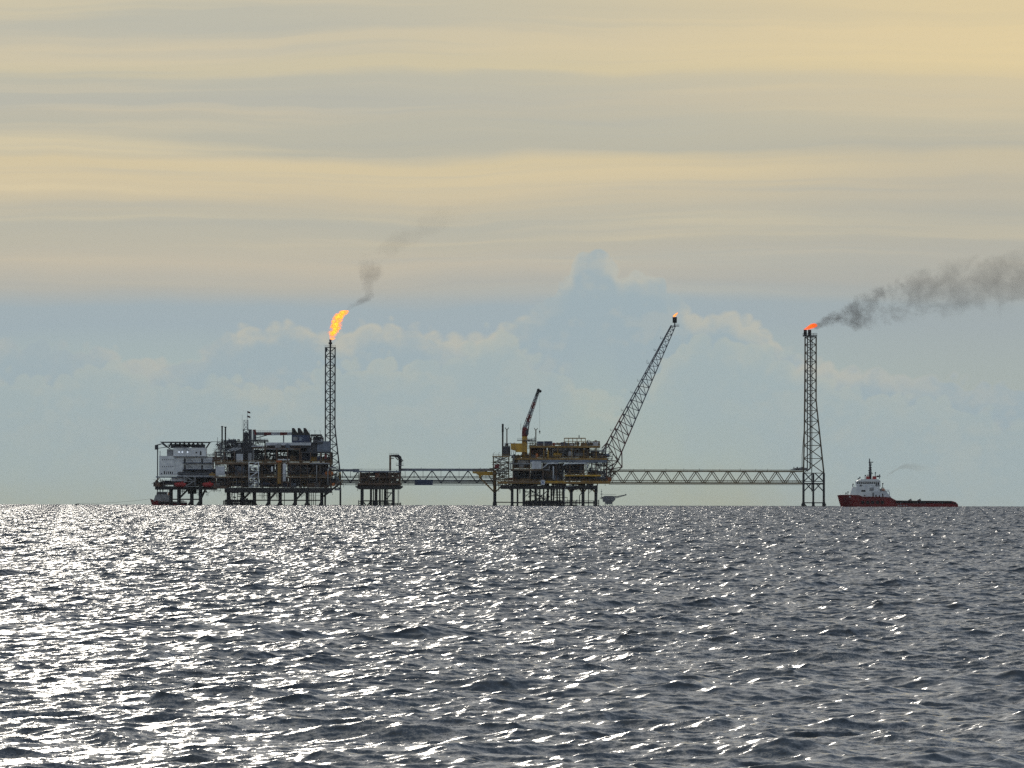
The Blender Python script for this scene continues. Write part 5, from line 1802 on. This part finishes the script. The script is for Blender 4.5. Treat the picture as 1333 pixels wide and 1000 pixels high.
    m.build('fairlead_arch', 'pale_grey', T)
    for px in (1181, 1193):
        m = MB()
        m.tube([(x_(px), y, z_(655.8)), (x_(px + 2), y, z_(651.6)), (x_(px + 5.6), y, z_(649.8))], 0.3, 6)
        m.tube([(x_(px + 1), y, z_(652)), (x_(px + 6), y, z_(651.6))], 0.28, 6)
        m.build('deck_tugger', 'dark_steel', T)
    return T


def tug():
    y = 46.0
    sc = (DIST + y) / FPX
    x_ = lambda px: W(px, 640, y).x
    z_ = lambda py: (658.9 - py) * sc
    T = thing('tug_boat', 'small tug with dark red bow and grey wheelhouse behind the quarters platform legs', 'ship', (x_(218), y, -(y * y) / (2 * R_EARTH)))
    hb = 4.4
    st = [(195.2, 0.2, 0.05, 649.6), (197, 1.6, 0.2, 650.2), (200, 3.0, 1.8, 651.4), (205, 4.0, 3.4, 652.6), (210, hb, 4.2, 653.2), (226, hb, hb, 653.8), (240, hb, hb, 654.2), (243.6, hb * 0.9, hb * 0.9, 654.6)]
    secs = []
    for px, bd, bw, sp in st:
        xx = x_(px)
        xw = x_(px + max(0, (205 - px) * 0.28))
        zt = z_(sp)
        secs.append([(xx, y - bd, zt), (xw, y - bw, 0.2), (xw, y - bw * 0.8, -2), (xw, y + bw * 0.8, -2), (xw, y + bw, 0.2), (xx, y + bd, zt)])
    loft(T, 'hull', 'hull_red', secs)
    MB().prism([(x_(206.5), z_(656.2)), (x_(206.5), z_(653.4)), (x_(243.8), z_(654.5)), (x_(243.8), z_(656.2))][::-1], y - hb - 0.3, y - hb - 0.02).build('fender_band', 'rubber', T)
    MB().box(x_(197) + 1.0, x_(243), y - 2.4, y + 2.4, z_(653.6), z_(653.0)).build('deck', 'dark_steel', T)
    def house(name, pts, half, mat):
        return MB().prism([(x_(a), z_(b)) for a, b in pts][::-1], y - half, y + half).build(name, mat, T)
    hs = house('deckhouse', [(200, 653.2), (202.4, 645.2), (220, 645.2), (221, 653.8)], 3.4, 'grey')
    house('wheelhouse', [(203.6, 645.2), (204.4, 640.6), (217.6, 640.6), (218.4, 645.2)], 2.8, 'grey')
    for i in range(6):
        px = 204.6 + i * 2.1
        MB().box(x_(px), x_(px + 1.4), y - 2.92, y - 2.8, z_(643.6), z_(641.4)).build('window', 'window_dark', T)
    for px in (205, 208.4, 212):
        m = MB()
        m.tube([(x_(px), y, z_(640.6)), (x_(px), y, z_(637.0))], 0.26, 6)
        m.capsule((x_(px) - 0.4, y, z_(638.2)), (x_(px) + 0.4, y, z_(638.2)), 0.45, 8)
        m.build('mast', 'dark_steel', T)
    house('funnel', [(218.7, 645.2), (218.9, 641.0), (220.3, 641.0), (220.5, 645.2)], 0.7, 'orange')
    MB().tube([(x_(234), y - 3.2, z_(653.9)), (x_(234), y - 3.2, z_(652.5)), (x_(240), y - 3.2, z_(652.8))], 0.4, 6).build('towing_winch', 'grey', T)
    # mooring buoy and the line to it
    bz = z_(657.0)
    Bx = x_(100)
    m = MB()
    m.capsule((Bx - 0.9, y, 0.25), (Bx + 1.1, y, 0.75), 0.62, 10)
    m.tube([(Bx + 0.9, y, 0.8), (Bx + 1.5, y, 1.35)], 0.18, 6)
    tag(m.build('mooring_buoy', 'rubber', None, (Bx, y, 0.0)), 'small dark mooring buoy floating on the horizon at far left', 'buoy')
    P = []
    a, b = Vector((Bx + 1.4, y, 1.3)), Vector((x_(195.4), y, z_(649.9)))
    for i in range(13):
        t = i / 12
        p = a.lerp(b, t)
        p.z = a.z + (b.z - a.z) * (t ** 2.2)
        P.append(p)
    m = MB().tube(P, 0.055, 5)
    tag(m.build('mooring_line', 'rope', None, (Bx, y, 0.0)), 'thin line hanging from the tug bow to the buoy at far left', 'rope')
    return T


def far_platform():
    y = 17000.0
    d = DIST + y
    sc = d / FPX
    T = thing('distant_platform', 'hazy blue-grey platform with a crane arm, far away on the horizon behind the central legs', 'oil platform',
              (W(793, 650, y).x, y, -(y * y) / (2 * R_EARTH)))
    P = lambda px, py, o=0.0: W(px, py, y) + Vector((0, o, 0))
    def pr(name, pts, half, mat='far_grey'):
        q = [P(a, b) for a, b in pts]
        return MB().prism([(v.x, v.z) for v in q][::-1], y - half, y + half).build(name, mat, T)
    zb = -(y * y) / (2 * R_EARTH) - 3
    pr('deck_module', [(785, 653.6), (783.6, 647.2), (787, 645.6), (796.6, 645.6), (800.6, 648), (801, 650.6), (798, 653.6)], 9)
    pr('lower_deck', [(789, 656.4), (787.5, 653.6), (797, 653.6), (796, 656.4)], 8)
    pr('helideck', [(797, 646.4), (797, 645.7), (806, 646.0), (806, 646.6)], 7)
    for px in (787.8, 790.6, 794, 796.8):
        for o in (-6, 6):
            v = P(px, 654)
            bar(T, 'leg', (v.x, y + o, zb), (v.x, y + o, v.z), 0.8, 'far_grey')
    a, b = P(783.2, 650), P(783.0, 636.6)
    MB().tube([a, P(783.2, 645), P(783.1, 644.9), b], [0.8, 0.7, 0.5, 0.35], 6).build('drilling_mast', 'far_grey', T)
    for py, l in ((648.5, 2.4), (643.2, 1.3), (640.2, 0.8)):
        bar(T, 'mast_platform', P(783.1 - l, py), P(783.1 + l, py), 0.7, 'far_grey')
    lv = []
    for i in range(7):
        t = i / 6
        c = P(799 + 16 * t, 648 - 3.6 * t)
        h = 1.1 * (1 - t) + 0.6
        lv.append([c + Vector((0, -1.2, -h)), c + Vector((0, -1.2, h)), c + Vector((0, 1.2, h)), c + Vector((0, 1.2, -h))])
    lattice(T, lv, 0.5, 0.32, 'far_grey', leg_name='crane_chord')
    bar(T, 'boom_stay', P(784, 643.6), P(802, 643.8), 0.25, 'far_grey')
    bar(T, 'crane_tip', P(814.2, 643.2), P(815.4, 644.8), 0.9, 'far_grey')
    return T


supply_vessel()
tug()
far_platform()

# ----------------------------------------------------------------------------
# flames and smoke: real volumes of glowing gas and soot
# ----------------------------------------------------------------------------
def plume(name, label, cat, axis, pts, y, kind, dens, seed, nscale=0.35, yr=1.0, thr=0.0, color=(0.1, 0.1, 0.1), emit=None, tail=None, step=None, lump=0.9, group=None, hotr=(0.3, 1.3)):
    """pts: (px, py, radius px) along the plume; axis 'x' or 'z' is the coordinate along which the centreline is single valued"""
    P = [(Vector((X(a), y, Z(b, a))), r * S) for a, b, r in pts]
    o0 = P[0][0].copy()
    L = [((p - o0), r) for p, r in P]
    ai = 0 if axis == 'x' else 2
    oi = 2 if axis == 'x' else 0
    s0, s1 = L[0][0][ai], L[-1][0][ai]
    span = s1 - s0
    omin = min(p[oi] for p, r in L)
    omax = max(p[oi] for p, r in L)
    osp = max(0.1, omax - omin)
    rmax = max(r for p, r in L)
    m, n = new_mat(name + '_volume')
    tcn = n.node('ShaderNodeTexCoord')
    co = n.xyz(E(n, tcn.outputs['Object']))
    t = n.m('DIVIDE', co[ai] - s0, span, clamp=True)
    cen = n.curve(t, [((p[ai] - s0) / span, (p[oi] - omin) / osp) for p, r in L]) * osp + omin
    rad = n.curve(t, [((p[ai] - s0) / span, r / rmax) for p, r in L]) * rmax
    dd = (co[oi] - cen) / rad
    dy_ = co[1] / (rad * yr)
    rr = dd * dd + dy_ * dy_
    q = n.vec(co[0] + seed * 3.1, co[1] + seed, co[2] - seed * 1.7)
    n1 = n.noise(q, nscale * 0.45, 5.0, 0.62, 0.6)
    n2 = n.noise(q, nscale * 1.7, 3.0, 0.6, 0.3)
    f = 1.0 - rr + (n1 - 0.52) * (3.4 * lump) + (n2 - 0.5) * (1.1 * lump) - thr
    fall = n.smooth(rr, 1.55, 0.85)
    d = n.smooth(f, 0.0, 0.75 if kind == 'smoke' else 1.1) * fall
    if tail:
        d = d * n.curve(t, tail)
    if kind == 'smoke':
        v = n.node('ShaderNodeVolumePrincipled')
        v.inputs['Color'].default_value = tuple(color) + (1,)
        n.put(v.inputs['Density'], d * dens)
        v.inputs['Anisotropy'].default_value = 0.2
    else:
        # glowing soot: opaque enough to hide what is behind, hotter in the core
        em = n.node('ShaderNodeEmission')
        hot = n.smooth(f + (n2 - 0.5) * 2.6, hotr[0], hotr[1])
        n.put(em.inputs['Color'], n.mix(hot, emit[0], emit[1]))
        n.put(em.inputs['Strength'], d * dens)
        ab = n.node('ShaderNodeVolumeAbsorption')
        ab.inputs['Color'].default_value = (0, 0, 0, 1)
        n.put(ab.inputs['Density'], d * 2.2)
        v = n.node('ShaderNodeAddShader')
        n.t.links.new(em.outputs[0], v.inputs[0])
        n.t.links.new(ab.outputs[0], v.inputs[1])
    finish(n, v.outputs[0], 'Volume')
    MATS[m.name] = m
    m.cycles.volume_sampling = 'MULTIPLE_IMPORTANCE'
    # closed hull round the plume, a little wider than the gas
    rg = random.Random(seed)
    path, rads = [], []
    k = 5
    for i in range(len(P) - 1):
        for j in range(k):
            u = j / k
            path.append(P[i][0].lerp(P[i + 1][0], u))
            rads.append((P[i][1] * (1 - u) + P[i + 1][1] * u))
    path.append(P[-1][0])
    rads.append(P[-1][1])
    vs, fs, ns = [], [], 14
    for i, (p, r) in enumerate(zip(path, rads)):
        for q_ in range(ns):
            a = 2 * math.pi * q_ / ns
            c_, s_ = math.cos(a) * r * 1.32, math.sin(a) * r * 1.32 * yr
            vs.append((p.x, p.y + s_, p.z + c_) if axis == 'x' else (p.x + c_, p.y + s_, p.z))
    for i in range(len(path) - 1):
        for q_ in range(ns):
            j = (q_ + 1) % ns
            fs.append((i * ns + q_, i * ns + j, (i + 1) * ns + j, (i + 1) * ns + q_))
    fs.append(tuple(range(ns - 1, -1, -1)))
    fs.append(tuple((len(path) - 1) * ns + q_ for q_ in range(ns)))
    o = MB().raw(vs, fs).build(name, m.name, None, o0)
    import bmesh
    bm = bmesh.new()
    bm.from_mesh(o.data)
    bmesh.ops.recalc_face_normals(bm, faces=bm.faces)
    bm.to_mesh(o.data)
    bm.free()
    tag(o, label, cat, group)
    return o


FIRE = ((1.0, 0.10, 0.0), (1.0, 0.60, 0.06))
plume('flare_flame', 'tall bright yellow flame curling right above the left lattice tower', 'flame', 'z',
      [(432.0, 442.6, 3.2), (432.8, 438, 5.6), (434.2, 432, 7.8), (436.4, 426, 8.9), (438.2, 420, 8.2), (439.2, 415, 7.6), (441.6, 411, 8.6), (445.8, 407.5, 8.2), (449.0, 404, 3.4)],
      4.0, 'flame', 5.0, 3, 1.25, 0.7, 0.25, emit=FIRE, lump=1.4, hotr=(0.2, 1.35), group='gas flames on the flare tips')
plume('flare_flame', 'tiny orange flame on the tip of the leaning boom', 'flame', 'z',
      [(877.4, 412.6, 2.0), (878.2, 410.8, 2.4), (880, 409, 2.0), (882, 406.8, 1.0)], 0.0, 'flame', 4.6, 5, 1.3, 0.8, 0.0, emit=((1.0, 0.15, 0.01), (1.0, 0.45, 0.05)), lump=0.6, group='gas flames on the flare tips')
plume('flare_flame', 'low orange-red flame blown right off the twin tips of the right tower', 'flame', 'x',
      [(1046.4, 429.2, 1.5), (1050, 427.6, 2.3), (1054, 425.8, 3.3), (1058, 424.4, 3.8), (1061, 423.6, 3.0), (1063.8, 423.8, 1.3)], 0.0, 'flame', 3.0, 8, 1.2, 0.9, -0.1, emit=((1.0, 0.07, 0.004), (1.0, 0.20, 0.01)), lump=0.7, group='gas flames on the flare tips')
plume('smoke_plume', 'broad grey smoke plume drifting right out of frame from the right tower', 'smoke', 'x',
      [(1059, 425.5, 4), (1068, 420.5, 8), (1082, 414, 12), (1100, 406, 19), (1125, 401, 28), (1160, 395, 30), (1200, 386, 35), (1250, 375, 38), (1300, 368, 41), (1345, 358, 43), (1400, 349, 46), (1460, 340, 48)],
      0.0, 'smoke', 0.21, 21, 0.16, 0.8, 0.10, color=(0.24, 0.235, 0.235), tail=[(0, 1.0), (0.05, 1.0), (0.10, 0.66), (0.2, 0.27), (0.4, 0.14), (0.7, 0.10), (1, 0.08)], lump=1.35, group='smoke plumes')
plume('smoke_plume', 'thin grey smoke wisp rising from the left flame into a faint trail', 'smoke', 'z',
      [(451, 405, 4), (457, 400, 7), (466, 394, 11), (474, 389, 13), (480, 383, 10), (479, 376, 10), (480, 368, 12), (483, 358, 18), (488, 347, 24), (494, 336, 25), (520, 318, 30), (550, 298, 34), (585, 276, 38), (615, 258, 40)],
      4.0, 'smoke', 0.12, 13, 0.16, 0.8, 0.15, color=(0.26, 0.24, 0.23), tail=[(0, 0.55), (0.06, 0.45), (0.10, 0.50), (0.2, 0.34), (0.33, 0.34), (0.42, 0.22), (0.52, 0.11), (0.75, 0.05), (1, 0.0)], lump=1.45, group='smoke plumes')
plume('smoke_plume', 'faint brown exhaust haze trailing right from the supply vessel funnel', 'smoke', 'x',
      [(1144, 620.6, 1.0), (1150, 616.4, 1.7), (1158, 611.4, 2.4), (1166, 608.4, 3.4), (1178, 608.8, 5), (1192, 610, 6), (1204, 609, 6)],
      -150.0, 'smoke', 0.17, 17, 0.5, 1.0, -0.15, color=(0.28, 0.23, 0.16), tail=[(0, 1.0), (0.3, 0.6), (0.6, 0.2), (1, 0.0)], lump=0.55, group='smoke plumes')

# ----------------------------------------------------------------------------
# the air between: one even box of thin sea haze
# ----------------------------------------------------------------------------
def haze():
    m, n = new_mat('haze_air')
    v = n.node('ShaderNodeVolumePrincipled')
    v.inputs['Color'].default_value = (0.80, 0.88, 0.95, 1)
    v.inputs['Density'].default_value = HAZE
    v.inputs['Anisotropy'].default_value = 0.0
    finish(n, v.outputs[0], 'Volume')
    MATS['haze_air'] = m
    o = MB().box(-31000, 31000, -31000, 31000, -160.0, 215.0).build('haze', 'haze_air')
    o['kind'] = 'stuff'
    return o


HAZE = 0.4e-5
if HAZE > 0:
    haze()
